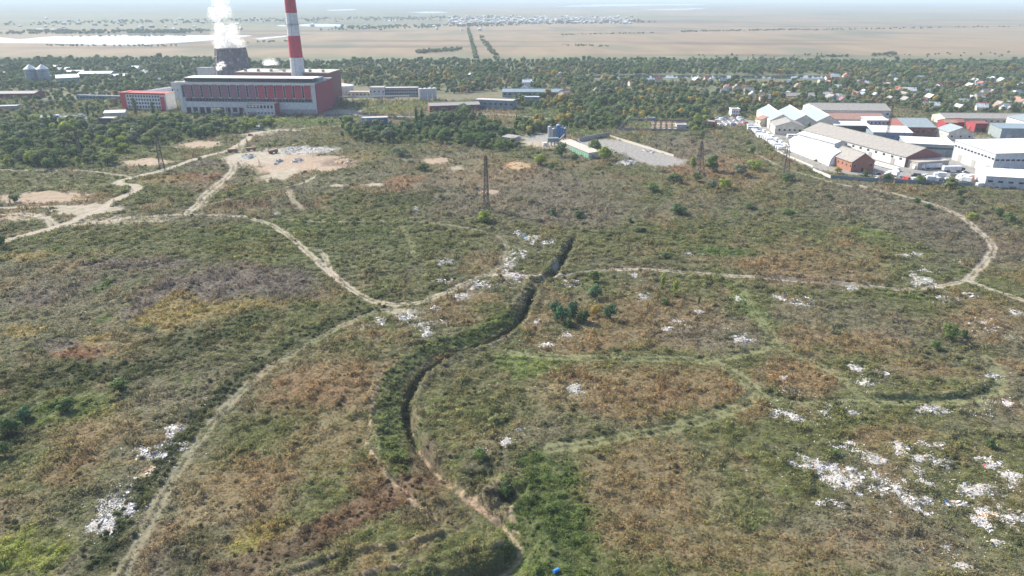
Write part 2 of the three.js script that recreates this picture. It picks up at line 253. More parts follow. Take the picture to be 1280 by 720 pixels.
function paintBase(F) {
  F.each(F.x0, F.x1, F.d0, F.d1, (x, d, k) => {
    const wx = x + 9 * pn(x / 23, d / 23), wd = d + 9 * pn(x / 23 + 40, d / 23);
    const a = fbm(wx / 70, wd / 70, 3), b = fbm(wx / 26 + 30, wd / 34, 3), c = fbm(wx / 9 + 70, wd / 9, 3), e = pn(x / 3.1, d / 3.1);
    const o = k * 3; F.col[o] = PAL.olive[0]; F.col[o + 1] = PAL.olive[1]; F.col[o + 2] = PAL.olive[2];
    F.mix(k, PAL.grey, 0.55 * smooth(-0.25, 0.35, a + 0.3 * c));
    F.mix(k, PAL.dry, 0.62 * smooth(0.0, 0.5, b + 0.45 * c));
    F.mix(k, PAL.green, 0.7 * smooth(0.1, 0.45, -b + 0.5 * c - 0.2));
    F.mix(k, PAL.mauve, 0.35 * smooth(0.2, 0.5, fbm(wx / 18 + 9, wd / 18 + 50, 2) + 0.2 * e));
    F.tall[k] = 1 + 0.7 * c + 0.4 * b;
    F.hgt[k] = 0.9 * fbm(x / 60, d / 60 + 7, 2) * smooth(430, 380, d) + (0.45 * fbm(wx / 11, wd / 11, 2) + 0.22 * pn(x / 3.3, d / 3.3)) * smooth(430, 410, d);
  });
}
function paintPatches(F) {
  for (const [px, py, rx, ry, what, amount, bareness = 0] of PATCHES) {
    const [cx, cd] = spot(px, py), w = Math.abs(spot(px + rx, py)[0] - cx), l = (spot(px, py - ry)[1] - spot(px, py + ry)[1]) / 2, m = Math.min(w, l);
    F.each(cx - w * 1.5, cx + w * 1.5, cd - l * 1.5, cd + l * 1.5, (x, d, k) => {
      const q = Math.hypot((x - cx) / w, (d - cd) / l);
      if (q > 1.5) return;
      const n = 0.75 * fbm(x / m * 1.3 + px, d / m * 1.3 + py, 3) + 0.35 * pn(x / 2.2, d / 2.2), a = clamp(amount * 1.2 * smooth(1.3, 0.55, q + n * 0.8) * (0.9 + 0.35 * fbm(x / 5 + 31, d / 5, 2)), 0, 0.98);
      if (a <= 0.01) return;
      F.mix(k, PAL[what], a);
      if (bareness) F.bare[k] = Math.max(F.bare[k], smooth(0.3, 0.65, a * bareness));
      else F.bare[k] *= 1 - a * 0.5;
    });
  }
}
function paintLines(F) {
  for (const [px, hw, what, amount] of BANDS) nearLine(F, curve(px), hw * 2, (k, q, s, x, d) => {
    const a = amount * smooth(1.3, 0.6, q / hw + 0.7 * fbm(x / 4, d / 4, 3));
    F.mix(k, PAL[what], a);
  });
  for (const [px, hw, what, bareness, ruts] of TRACKS) nearLine(F, curve(px), hw * 2.6, (k, q, s, x, d) => {
    const n = (what === 'soil' ? 0.75 : 0.28) * fbm(x / 3, d / 3, 3) + 0.34 * fbm(x / 14 + 3, d / 14, 2), e = q / (what === 'pale' ? hw * 1.2 : hw) + n;
    let a = (what === 'pale' ? Math.min(0.96, bareness * 1.25) : bareness) * smooth(1.15, 0.72, e);
    if (ruts) a *= 1 - 0.8 * smooth(0.36, 0.12, q / hw) * clamp(0.75 + 0.7 * pn(x / 9, d / 9)) - (bareness < 0.9 ? 0.35 * smooth(0.3, 0.0, Math.abs(e - 0.95)) : 0);
    if (what === 'soil') a *= smooth(-0.2, 0.12, fbm(x / 2.3 + 70, d / 2.3, 3));
    a = clamp(a);
    F.mix(k, PAL[what], a * (0.92 + 0.16 * pn(x / 1.7, d / 1.7)));
    F.bare[k] = Math.max(F.bare[k], what === 'pale' || what === 'bright' ? a * 0.75 : a * 1.1);
    F.hgt[k] -= 0.18 * a;
  });
}
// the gully, its banks and the pits beside it
const GULLY = [[722, 290], [712, 306], [702, 326], [688, 343], [672, 352], [662, 372], [650, 396], [632, 414], [596, 430], [556, 446], [524, 468], [508, 494], [510, 524], [528, 562], [556, 594], [590, 622], [622, 646], [644, 668], [650, 684], [634, 700], [590, 716], [520, 732], [440, 748]];
function carve(F) {
  const g = curve(GULLY, 8);
  nearLine(F, g, 13, (k, q, side, x, d, t) => {
    const left = side < 0, lower = smooth(0.62, 0.75, t), deep = (4.0 + 1.2 * smooth(0.3, 0.42, t) - 2.9 * smooth(0.52, 0.66, t) + 1.4 * smooth(0.8, 0.88, t)) * smooth(0, 0.05, t) * (1 - 0.85 * smooth(0.02, 0.0, Math.abs(t - 0.185)));
    const n = 1 + 0.35 * fbm(x / 5, d / 5, 3), reach = (left ? lerp(6.0 * smooth(0.18, 0.4, t) + 2.6, 3.0, smooth(0.6, 0.72, t)) : 2.6 + 3.0 * lower) * n;
    const steep = smooth(2.1, 0.9, q * (0.9 + 0.25 * n)), slope = smooth(reach, 1.2, q);
    F.hgt[k] -= left ? deep * (0.36 * slope + 0.64 * steep) : deep * smooth(reach, 0.8, q);
    F.tall[k] *= 1 - 0.4 * steep;
    F.hgt[k] += 0.7 * smooth(1.2, 0, Math.abs(q - reach - 1.0) / 1.1) * (left ? 1 : 0.6) * n * smooth(0.0, 0.06, t);
    const bed = smooth(1.1, 0.3, q) * smooth(0.36, 0.45, t);
    F.mix(k, PAL.soil, (0.15 + 0.4 * lower) * bed); F.bare[k] = Math.max(F.bare[k], bed * (0.3 + 0.5 * lower));
  });
  const ridge = (px, hw, rise, drop, toward) => nearLine(F, curve(px), hw * 2.4, (k, q, side, x, d) => {
    const n = clamp(1 + 1.5 * fbm(x / 4.5, d / 4.5, 3), 0.1, 1.9);
    F.hgt[k] += side === toward ? rise * n * smooth(0.55, 0, q / hw) - drop * n * smooth(0.1, 0.6, q / hw) * smooth(2.4, 1.3, q / hw) : rise * n * smooth(1.7, 0, q / hw);
    const crest = smooth(0.5, 0.1, q / hw) * smooth(-0.1, 0.3, fbm(x / 2.5, d / 2.5, 2)); F.mix(k, PAL.soil, 0.6 * crest); F.bare[k] = Math.max(F.bare[k], 0.7 * crest);
  });
  ridge([[340, 722], [400, 700], [450, 687], [505, 678], [548, 668]], 1.2, 0.6, 0.3, -1);
  ridge([[455, 718], [520, 704], [580, 692], [630, 682]], 1.4, 0.6, 0.3, -1);
  ridge([[458, 552], [488, 596], [510, 618], [545, 652]], 1.0, 0.5, 0.3, 1);
  ridge([[1100, 494], [1150, 496], [1200, 493], [1236, 480]], 2.2, 0.9, 0.3, -1);
  ridge([[640, 348], [690, 349], [735, 342]], 1.3, 0.5, 0.5, 1);
  ridge([[960, 346], [1050, 353], [1120, 362]], 1.2, 0.4, 0.6, -1);
  for (const [px, py, r, deep] of [[636, 618, 4.2, 2.6], [624, 648, 2.5, 1.0], [600, 596, 5, 1.2], [1150, 360, 4, 1.0]]) {
    const [cx, cd] = spot(px, py);
    F.each(cx - r * 2, cx + r * 2, cd - r * 2, cd + r * 2, (x, d, k) => { const q = Math.hypot(x - cx, d - cd) / r * (1 + 0.3 * pn(x / 2, d / 2)); F.hgt[k] -= deep * smooth(1, 0.35, q); F.hgt[k] += 0.4 * smooth(0.35, 0, Math.abs(q - 1.2)); });
  }
}
const inside = (poly, x, y) => { let c = false; for (let i = 0, j = poly.length - 1; i < poly.length; j = i++) if ((poly[i][1] > y) !== (poly[j][1] > y) && x < (poly[j][0] - poly[i][0]) * (y - poly[i][1]) / (poly[j][1] - poly[i][1]) + poly[i][0]) c = !c; return c; };
function undergrowth(F) {                                            // shrubs and leaf litter under the woods
  for (const w of WOODS) {
    const poly = w[0].map((p) => spot(...p)), xs = poly.map((p) => p[0]), ds = poly.map((p) => p[1]);
    F.each(Math.min(...xs), Math.max(...xs), Math.min(...ds), Math.max(...ds), (x, d, k) => { if (inside(poly, x + 8 * pn(x / 9, d / 9), d + 8 * pn(x / 9 + 5, d / 9))) F.mix(k, fbm(x / 12, d / 12, 2) > 0.1 ? PAL.olive : PAL.green, 0.75 * Math.min(1, w[1] + 0.2)); });
  }
}
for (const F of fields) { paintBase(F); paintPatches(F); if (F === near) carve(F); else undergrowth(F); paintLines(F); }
function height(x, d) { return d > 430 || d < 84 ? 0 : near.lift(x, d); }
function fieldAt(x, d) { const F = d < 430 ? near : mid; return [F, F.at(x, d)]; }

// ---------------------------------------------------------------- far plain: colours of the fields beyond the trees
function plainColour(x, d, out) {
  const n = fbm(x / 260, d / 520, 3), m = fbm(x / 70 + 8, d / 160, 3), f = fbm(x / 900 + 3, d / 1800, 2);
  const green = smooth(1560, 1400, d + 60 * n), reed = smooth(0.05, 0.35, n + 0.3 * m);
  const c = [lerp(0.175, 0.105, reed), lerp(0.125, 0.094, reed), lerp(0.070, 0.052, reed)];
  const g = [0.085, 0.098, 0.042], w = Math.max(green, smooth(2300, 3200, d + 400 * f) * smooth(-200, -700, x + 300 * n) * 0.8, smooth(3200, 4600, d + 600 * f) * 0.55 * smooth(0.0, 0.3, f + 0.2));
  const strip = smooth(0.35, 0.6, Math.abs(fbm(x / 1600 + 20, d / 210, 2)) * 1.6);
  for (let i = 0; i < 3; i++) out[i] = lerp(c[i], g[i], w) * (1 + 0.34 * m) * (1 - 0.45 * strip);
}

// ---------------------------------------------------------------- the ground: one sheet to the horizon
{
  const xs = [], ds = [];
  for (let x = 0; x < 330; x += x < 48 ? 0.42 : 0.9) xs.push(x);
  xs.push(330);
  for (let x = 330, s = 1.2; x < 60000; s *= 1.055) { x += s; xs.push(x); }
  const all = [...xs.slice(1).reverse().map((x) => -x), ...xs];
  for (let d = -60000, s = 0; d < 60; d = d * 0.55 + 12) { ds.push(d); if (d > 20) break; }
  for (let d = 84; d < 430; d += 0.62) ds.push(d);
  ds.push(430);
  for (let d = 430, s = 1.3; d < 1180 - 4; s *= 1.01) { d += s; if (d < 1176) ds.push(d); }
  ds.push(1180);
  for (let d = 1180, s = 5; d < 60000; s *= 1.045) { d += s; ds.push(d); }
  const nx = all.length, nd = ds.length, pos = new Float32Array(nx * nd * 3), uv = new Float32Array(nx * nd * 2), col = new Float32Array(nx * nd * 3), c = [0, 0, 0];
  for (let j = 0; j < nd; j++) for (let i = 0; i < nx; i++) {
    const k = j * nx + i, x = all[i], d = ds[j];
    pos[k * 3] = x; pos[k * 3 + 1] = Math.abs(x) < 330 ? height(x, d) * smooth(330, 300, Math.abs(x)) : 0; pos[k * 3 + 2] = -d;
    uv[k * 2] = x; uv[k * 2 + 1] = d;
    plainColour(x, d, c); col[k * 3] = c[0]; col[k * 3 + 1] = c[1]; col[k * 3 + 2] = c[2];
  }
  const idx = [[], [], []];
  for (let j = 0; j + 1 < nd; j++) for (let i = 0; i + 1 < nx; i++) {
    const a = j * nx + i, xm = Math.abs(all[i] + all[i + 1]) / 2, zone = ds[j] >= 84 && ds[j + 1] <= 430 && xm < 330 ? 0 : ds[j] >= 430 && ds[j + 1] <= 1180 && xm < 900 ? 1 : 2;
    idx[zone].push(a, a + 1, a + nx, a + 1, a + nx + 1, a + nx);
  }
  const geo = new THREE.BufferGeometry();
  geo.setAttribute('position', new THREE.BufferAttribute(pos, 3)); geo.setAttribute('uv', new THREE.BufferAttribute(uv, 2)); geo.setAttribute('color', new THREE.BufferAttribute(col, 3));
  const index = new Uint32Array(idx[0].length + idx[1].length + idx[2].length); let at = 0;
  idx.forEach((list, m) => { index.set(list, at); geo.addGroup(at, list.length, m); at += list.length; });
  geo.setIndex(new THREE.BufferAttribute(index, 1)); geo.computeVertexNormals();
  const cover = (F) => {                                             // litter, soil and low growth: colour with grain
    const t = dataTex(F.w, F.h, (i, j, out) => {
      const k = j * F.w + i, x = F.x0 + (i + 0.5) / F.w * (F.x1 - F.x0), d = F.d0 + (j + 0.5) / F.h * (F.d1 - F.d0), s = F === near ? 1 : 2.6;
      const g = 0.86 + 0.30 * pn(x / (0.7 * s), d / (0.7 * s)) + 0.22 * pn(x / (2.1 * s), d / (2.1 * s)) * (1 - 0.6 * F.bare[k]);
      const soil = 0.42 * (1 - smooth(0.15, 0.5, F.bare[k]));          // darker brown mixed in where plants cover the ground
      out[0] = lerp(F.col[k * 3], 0.088, soil) * g; out[1] = lerp(F.col[k * 3 + 1], 0.074, soil) * g; out[2] = lerp(F.col[k * 3 + 2], 0.048, soil) * g;
    });
    t.repeat.set(1 / (F.x1 - F.x0), 1 / (F.d1 - F.d0)); t.offset.set(-F.x0 / (F.x1 - F.x0), -F.d0 / (F.d1 - F.d0));
    t.wrapS = t.wrapT = THREE.ClampToEdgeWrapping;
    return new THREE.MeshStandardMaterial({ map: t, roughness: 1 });
  };
  struct('ground', geo, [cover(near), cover(mid), new THREE.MeshStandardMaterial({ vertexColors: true, roughness: 1 })]);
}

// ---------------------------------------------------------------- shared surfaces
const grime = dataTex(512, 512, (i, j, o) => { const n = 0.86 + 0.26 * fbm(i / 60, j / 60, 4) + 0.12 * pn(i / 3.1, j / 40) - 0.26 * smooth(0.2, 0.6, fbm(i / 25 + 9, j / 90, 3)); o[0] = n; o[1] = n * 0.99; o[2] = n * 0.975; });
const ribbed = dataTex(512, 512, (i, j, o) => { const n = (0.88 + 0.22 * fbm(i / 70, j / 50, 4) - 0.24 * smooth(0.25, 0.6, fbm(i / 40 + 9, j / 110, 3)) + 0.1 * (((Math.floor(i / 32) * 7 + Math.floor(j / 128) * 5) % 4) / 3 - 0.5)) * ((i % 32) < 3 ? 0.78 : 1); o[0] = o[1] = o[2] = n; });
const brickTone = dataTex(512, 512, (i, j, o) => { const n = 0.85 + 0.2 * pn(i / 9, j / 3) + 0.2 * fbm(i / 60, j / 60, 3); o[0] = n; o[1] = n * 0.97; o[2] = n * 0.94; });
const skin = (tex, r, g, b, rough = 0.85, more = {}) => { const t = tex.clone(); t.repeat.set(0.05, 0.05); t.needsUpdate = true; return new THREE.MeshStandardMaterial({ color: rgb(r, g, b), map: t, roughness: rough, ...more }); };
const S = {
  white: skin(grime, 0.66, 0.66, 0.65), cream: skin(grime, 0.66, 0.60, 0.50), grey: skin(grime, 0.36, 0.36, 0.36), slate: skin(grime, 0.27, 0.26, 0.25), tan: skin(grime, 0.44, 0.40, 0.35), concrete: skin(grime, 0.42, 0.40, 0.37), dark: skin(grime, 0.10, 0.10, 0.11),
  brick: skin(brickTone, 0.36, 0.165, 0.11), brickDark: skin(brickTone, 0.26, 0.10, 0.085), crimson: skin(brickTone, 0.34, 0.05, 0.068), violet: skin(brickTone, 0.33, 0.155, 0.20), rose: skin(brickTone, 0.52, 0.07, 0.105),
  metal: skin(ribbed, 0.48, 0.50, 0.52, 0.55), zinc: skin(ribbed, 0.27, 0.315, 0.33, 0.55), steelBlue: skin(ribbed, 0.20, 0.26, 0.30, 0.55), whiteRoof: skin(ribbed, 0.72, 0.73, 0.74, 0.6), redRoof: skin(ribbed, 0.30, 0.11, 0.09), asbestos: skin(ribbed, 0.28, 0.26, 0.24), rustRoof: skin(ribbed, 0.33, 0.19, 0.15), blue: skin(ribbed, 0.07, 0.20, 0.42, 0.6), greenPaint: mat(0.10, 0.36, 0.20, 0.7), redPaint: skin(grime, 0.55, 0.06, 0.06),
  glass: new THREE.MeshPhysicalMaterial({ color: rgb(0.035, 0.045, 0.055), roughness: 0.12, metalness: 0, specularIntensity: 1 }), rust: mat(0.22, 0.10, 0.06), black: mat(0.03, 0.03, 0.032, 0.7), steel: mat(0.16, 0.15, 0.145, 0.6, { metalness: 0.3 }), tyre: mat(0.025, 0.025, 0.027),
  membrane: new THREE.MeshStandardMaterial({ color: rgb(0.82, 0.83, 0.84), roughness: 0.5 }),
};
const footprints = [];                                               // [x, d, radius] that trees keep clear of
const keepOff = (g, pts) => { for (const [x, z] of pts) { const v = new THREE.Vector3(x, 0, z).applyEuler(g.rotation).add(g.position); footprints.push([v.x, -v.z]); } };
const onPlot = []; // rectangles: {x, d, cos, sin, x0, x1, z0, z1}
function plot(g, x0, x1, z0, z1, m = 3) { onPlot.push({ x: g.position.x, z: g.position.z, c: Math.cos(g.rotation.y), s: Math.sin(g.rotation.y), x0: Math.min(x0, x1) - m, x1: Math.max(x0, x1) + m, z0: Math.min(z0, z1) - m, z1: Math.max(z0, z1) + m }); }
function built(x, d, m = 0) { for (const p of onPlot) { const dx = x - p.x, dz = -d - p.z, lx = dx * p.c - dz * p.s, lz = dx * p.s + dz * p.c; if (lx > p.x0 - m && lx < p.x1 + m && lz > p.z0 - m && lz < p.z1 + m) return true; } return false; }

// ---------------------------------------------------------------- sheds, halls and houses: A and B are the ends of the wall foot one sees, in the photograph
function site(name, label, category, A, B, group) {
  const a = spot(...A), b = spot(...B), ex = b[0] - a[0], ed = b[1] - a[1], L = Math.hypot(ex, ed), turn = Math.atan2(ed, ex);
  const g = thing(name, label, category, a[0], a[1], turn, group), mx = (a[0] + b[0]) / 2, md = (a[1] + b[1]) / 2;
  return [g, L, (ed * mx - ex * md) > 0 ? 1 : -1];                    // group, length, which way its depth lies
}
function gableWall(L, w, h, rise) {                                  // closed body with gable ends, ridge along x, from z 0 to w
  const s = new THREE.Shape([new THREE.Vector2(0, 0), new THREE.Vector2(w, 0), new THREE.Vector2(w, h), new THREE.Vector2(w / 2, h + rise), new THREE.Vector2(0, h)]);
  return new THREE.ExtrudeGeometry(s, { depth: L, bevelEnabled: false }).rotateY(Math.PI / 2).scale(1, 1, -1).translate(0, 0, 0);
}
function fixWinding(geo) { const n = geo.index ? geo.toNonIndexed() : geo, p = n.attributes.position; for (let i = 0; i < p.count; i += 3) for (let c = 0; c < 3; c++) { const t = p.array[(i + 1) * 3 + c]; p.array[(i + 1) * 3 + c] = p.array[(i + 2) * 3 + c]; p.array[(i + 2) * 3 + c] = t; } n.computeVertexNormals(); return n; }
function slab(L, a, b, thick, z0 = 0) {                              // a roof slope between (y, z) points a and b, along x from -0.4 to L + 0.4
  const [ya, za] = a, [yb, zb] = b, len = Math.hypot(yb - ya, zb - za);
  const g = new THREE.BoxGeometry(L + 0.8, thick, len); g.rotateX(Math.atan2(-(yb - ya), zb - za)); return g.translate(L / 2, (ya + yb) / 2 + thick / 2, (za + zb) / 2);
}
function shed(o) {
  const [g, L, s] = site(o.name, o.label, o.category, o.A, o.B, o.group), w = o.w, h = o.h, rise = o.rise ?? 0, Z = (z) => s * z;
  plot(g, 0, L, 0, s * w);
  const wall = o.wall, roof = o.roof;
  if (o.type === 'flat' || o.type === 'mono') {
    part('wall', meterUV(boxOn(L, h, w, L / 2, 0, Z(w / 2))), wall, g);
    if (o.type === 'flat') {
      part('roof', meterUV(boxOn(L + 0.5, 0.45, w + 0.5, L / 2, h, Z(w / 2))), roof, g);
      part('parapet', meterUV(merge([boxOn(L + 0.56, 0.7, 0.3, L / 2, h + 0.2, Z(-0.15)), boxOn(L + 0.56, 0.7, 0.3, L / 2, h + 0.2, Z(w + 0.15)), boxOn(0.3, 0.7, w, -0.15, h + 0.2, Z(w / 2)), boxOn(0.3, 0.7, w, L + 0.15, h + 0.2, Z(w / 2))])), wall, g);
    } else part('roof', meterUV(slab(L, [h - 0.1, Z(-0.6)], [h + rise, Z(w + 0.5)], 0.3)), roof, g);
  } else if (o.type === 'vault') {
    const pts = []; for (let i = 0; i <= 14; i++) { const t = i / 14 * Math.PI; pts.push(new THREE.Vector2(w / 2 - Math.cos(t) * w / 2, Math.pow(Math.sin(t), 0.8) * h)); }
    const skinGeo = new THREE.ExtrudeGeometry(new THREE.Shape(pts), { depth: L, bevelEnabled: false, steps: 12 }).rotateY(Math.PI / 2).translate(0, 0, s > 0 ? w : 0);
    part('membrane', meterUV(skinGeo), roof, g);
    for (let i = 0; i <= 12; i++) { const rib = pts.map((p) => [i / 12 * L, p.y + 0.06, (s > 0 ? w - p.x : -p.x)]), list = []; for (let k = 0; k + 1 < rib.length; k++) list.push(bar(rib[k], rib[k + 1], 0.14)); part('rib', merge(list), S.metal, g); }
  } else {
    const n = o.bays ?? 1, bw = w / n;
    for (let k = 0; k < n; k++) {
      const z0 = k * bw, sh = new THREE.Shape([new THREE.Vector2(0, 0), new THREE.Vector2(bw, 0), new THREE.Vector2(bw, h), new THREE.Vector2(bw / 2, h + rise), new THREE.Vector2(0, h)]);
      const body = new THREE.ExtrudeGeometry(sh, { depth: L, bevelEnabled: false }).rotateY(Math.PI / 2).translate(0, 0, s > 0 ? z0 + bw : -z0);
      part('wall', meterUV(body), wall, g);
      const eave = n > 1 ? 0 : 0.6;
      part('roof_slope', meterUV(slab(L, [h - eave * rise / (bw / 2), Z(z0 - eave)], [h + rise, Z(z0 + bw / 2)], 0.28)), roof, g);
      part('roof_slope', meterUV(slab(L, [h - eave * rise / (bw / 2), Z(z0 + bw + eave)], [h + rise, Z(z0 + bw / 2)], 0.28)), o.roof2 ?? roof, g);
      part('ridge_cap', boxOn(L + 0.9, 0.4, o.cap ?? 0.7, L / 2, h + rise + 0.1, Z(z0 + bw / 2)), o.capMat ?? roof, g);
    }
  }
  // openings on the seen long wall: [count, width, height, sill, from, to, name, material]
  for (const [n, ww, wh, sill, f0 = 0.04, f1 = 0.96, nm = 'window', mt = S.glass] of o.open ?? []) {
    const geo = box(ww, wh, 0.16);
    for (let i = 0; i < n; i++) { const m = part(nm, geo, mt, g); m.position.set(L * lerp(f0, f1, n > 1 ? i / (n - 1) : 0.5), sill + wh / 2, Z(-0.06)); }
  }
  // openings on the near end wall (x = L): [count, width, height, sill, name, material]
  for (const [n, ww, wh, sill, nm = 'window', mt = S.glass, f0 = 0.15, f1 = 0.85] of o.endOpen ?? []) {
    const geo = box(0.16, wh, ww);
    for (let i = 0; i < n; i++) { const m = part(nm, geo, mt, g); m.position.set(L + 0.06, sill + wh / 2, Z(w * lerp(f0, f1, n > 1 ? i / (n - 1) : 0.5))); }
  }
  for (const [x, z, r, hh] of o.stacks ?? []) part('vent', new THREE.CylinderGeometry(r, r, hh, 10).translate(L * x, h + rise * 0.6 + hh / 2, Z(w * z)), S.grey, g);
  return [g, L, s];
}

// ---------------------------------------------------------------- the power station
{
  const [g, L, s] = site('turbine_hall', 'long power station hall with violet and red wall panels beneath a glazed roof strip', 'power station', [228, 141.5], [397, 143.5]);
  const W = 56, Z = (z) => s * z; plot(g, 0, L, Z(-8), s * W);
  const hb = 34; g.scale.y = 0.885;
  part('wall', meterUV(boxOn(L, hb, W, L / 2, 0, Z(W / 2))), S.white, g);
  part('end_wall', meterUV(boxOn(0.5, hb - 0.6, W - 0.4, L + 0.22, 0, Z(W / 2 + 0.2))), S.crimson, g).userData.label = 'dark red brick end wall';
  part('roof', meterUV(boxOn(L + 1, 0.6, W + 1, L / 2, hb, Z(W / 2))), S.slate, g);
  // upper wall: panels between slits of window
  const n = 14, step = (L - 8) / n, slit = 2.9;
  for (let i = 0; i < n; i++) {
    const x = 5 + step * (i + 0.5), red = i >= 8;
    part('wall_panel', meterUV(boxOn(step - slit, 14.6, 0.5, x, 17.5, Z(-0.25))), red ? S.rose : S.violet, g).userData.label = red ? 'red wall panel' : 'faded violet wall panel';
    const w = part('window', boxOn(slit - 1.1, 13, 0.16, x - step / 2, 18.4, Z(-0.08)), S.glass, g);
    for (let k = 1; k < 4; k++) part('transom', boxOn(slit - 1.0, 0.3, 0.24, x - step / 2, 18.4 + k * 3.25, Z(-0.13)), S.grey, w);
  }
  part('strip_window', boxOn(L - 10, 3.6, 0.2, L / 2 + 1, 13.6, Z(-0.1)), S.glass, g);
  for (let i = 0; i < 40; i++) part('mullion', boxOn(0.3, 3.6, 0.3, 7 + (L - 12) * i / 39, 13.6, Z(-0.16)), S.grey, g);
  part('cornice', meterUV(boxOn(L + 0.6, 1.6, 1.2, L / 2, 32.3, Z(-0.6))), S.white, g);
  part('pilaster', meterUV(boxOn(3.6, 32, 1.0, 1.9, 0, Z(-0.52))), S.white, g);
  part('pilaster', meterUV(boxOn(2.6, 16.6, 0.8, 103.5 / 146 * L, 0, Z(-0.41))), S.rose, g);
  // glazed strip standing back on the roof
  const cl = part('clerestory', meterUV(boxOn(L - 9, 4.2, 20, L / 2 + 1.5, hb + 0.6, Z(15))), S.dark, g);
  part('roof', meterUV(boxOn(L - 8, 0.5, 22, L / 2 + 1.5, hb + 4.8, Z(15))), S.white, cl);
  for (let i = 0; i < 46; i++) part('pane', boxOn(2.4, 2.6, 0.14, 7 + (L - 12) * i / 45, hb + 1.5, Z(4.93)), S.glass, cl);
  part('stair_block', meterUV(boxOn(9, 12, 16, L - 4.2, 27, Z(20))), S.steelBlue, g);
  // ground storey: dark bays between piers
  for (let i = 0; i < 9; i++) part('bay_opening', boxOn(4.6, 6.6, 0.2, 8 + i * 6.9, 0.4, Z(-0.1)), S.black, g);
  for (let i = 0; i < 10; i++) part('pier', meterUV(boxOn(1.5, 8.4, 0.9, 4.6 + i * 6.9, 0, Z(-0.46))), S.white, g);
  part('plinth', meterUV(boxOn(L * 0.28, 6.2, 0.8, L * 0.855, 0, Z(-0.42))), S.concrete, g);
  const an = part('annex', meterUV(boxOn(30, 13.5, 12, L * 0.62, 0, Z(-6.1))), S.white, g);
  part('roof', meterUV(boxOn(31, 0.6, 12.6, L * 0.62, 13.5, Z(-6.2))), S.tan, an);
  for (let i = 0; i < 8; i++) { part('window', boxOn(2.2, 3.2, 0.2, L * 0.62 - 12.4 + i * 3.5, 8.6, Z(-12.1)), S.glass, an); part('window', boxOn(1.6, 1.6, 0.2, L * 0.62 - 12.4 + i * 3.5, 2.6, Z(-12.1)), S.glass, an); }
  part('side_wall', meterUV(boxOn(0.3, 13.2, 11.6, L * 0.62 + 15.15, 0, Z(-6))), S.crimson, an);

  // boiler house behind it
  const [b, BL, bs] = site('boiler_house', 'tall brown brick boiler house rising behind the turbine hall beside the chimney', 'power station', [300, 131], [414, 132.5]);
  plot(b, 0, BL, 0, bs * 40);
  part('wall', meterUV(boxOn(BL, 34, 40, BL / 2, 0, bs * 20)), S.brick, b);
  part('roof', meterUV(boxOn(BL + 1, 0.8, 41, BL / 2, 34, bs * 20)), S.tan, b);
  part('end_wall', meterUV(boxOn(0.5, 33, 39.6, BL + 0.24, 0, bs * 20)), S.brickDark, b);
  part('parapet', meterUV(boxOn(BL + 1.2, 1.0, 0.6, BL / 2, 34, bs * -0.7)), S.concrete, b);
  for (let i = 0; i < 7; i++) part('roof_vent', boxOn(2.4, 2.6, 2.4, 8 + i * (BL - 16) / 6, 34.8, bs * 8), S.grey, b);
  for (let i = 0; i < 12; i++) part('window', boxOn(3.6, 8, 0.2, 6 + i * (BL - 12) / 11, 22, bs * -0.1), S.glass, b);
}
// red and white chimney
{
  const [x, d] = spot(377, 131.5), g = thing('chimney', 'tall red and white banded power station chimney', 'chimney', x, d), Htot = 182, rAt = (y) => lerp(8.3, 4.1, Math.pow(y / Htot, 0.85));
  plot(g, -9, 9, -9, 9);
  const red = skin(grime, 0.50, 0.04, 0.065, 0.8), ys = [0, 50, 72, 94.5, 117, 140, Htot];
  for (let i = 0; i + 1 < ys.length; i++) part(i % 2 ? 'red_band' : 'white_band', meterUV(new THREE.CylinderGeometry(rAt(ys[i + 1]), rAt(ys[i]), ys[i + 1] - ys[i], 40, 6).translate(0, (ys[i] + ys[i + 1]) / 2, 0)), i % 2 ? red : S.white, g);
  for (const y of [83, 128, 168]) {
    const w = part('walkway', new THREE.CylinderGeometry(rAt(y) + 1.3, rAt(y) + 1.3, 0.3, 32).translate(0, y, 0), S.steel, g);
    part('railing', new THREE.TorusGeometry(rAt(y) + 1.25, 0.07, 5, 40).rotateX(Math.PI / 2).translate(0, y + 1.2, 0), S.steel, w);
  }
  part('ladder', merge([bar([0, 2, 8.4], [0, Htot - 2, 4.4], 0.12)]), S.steel, g);
}
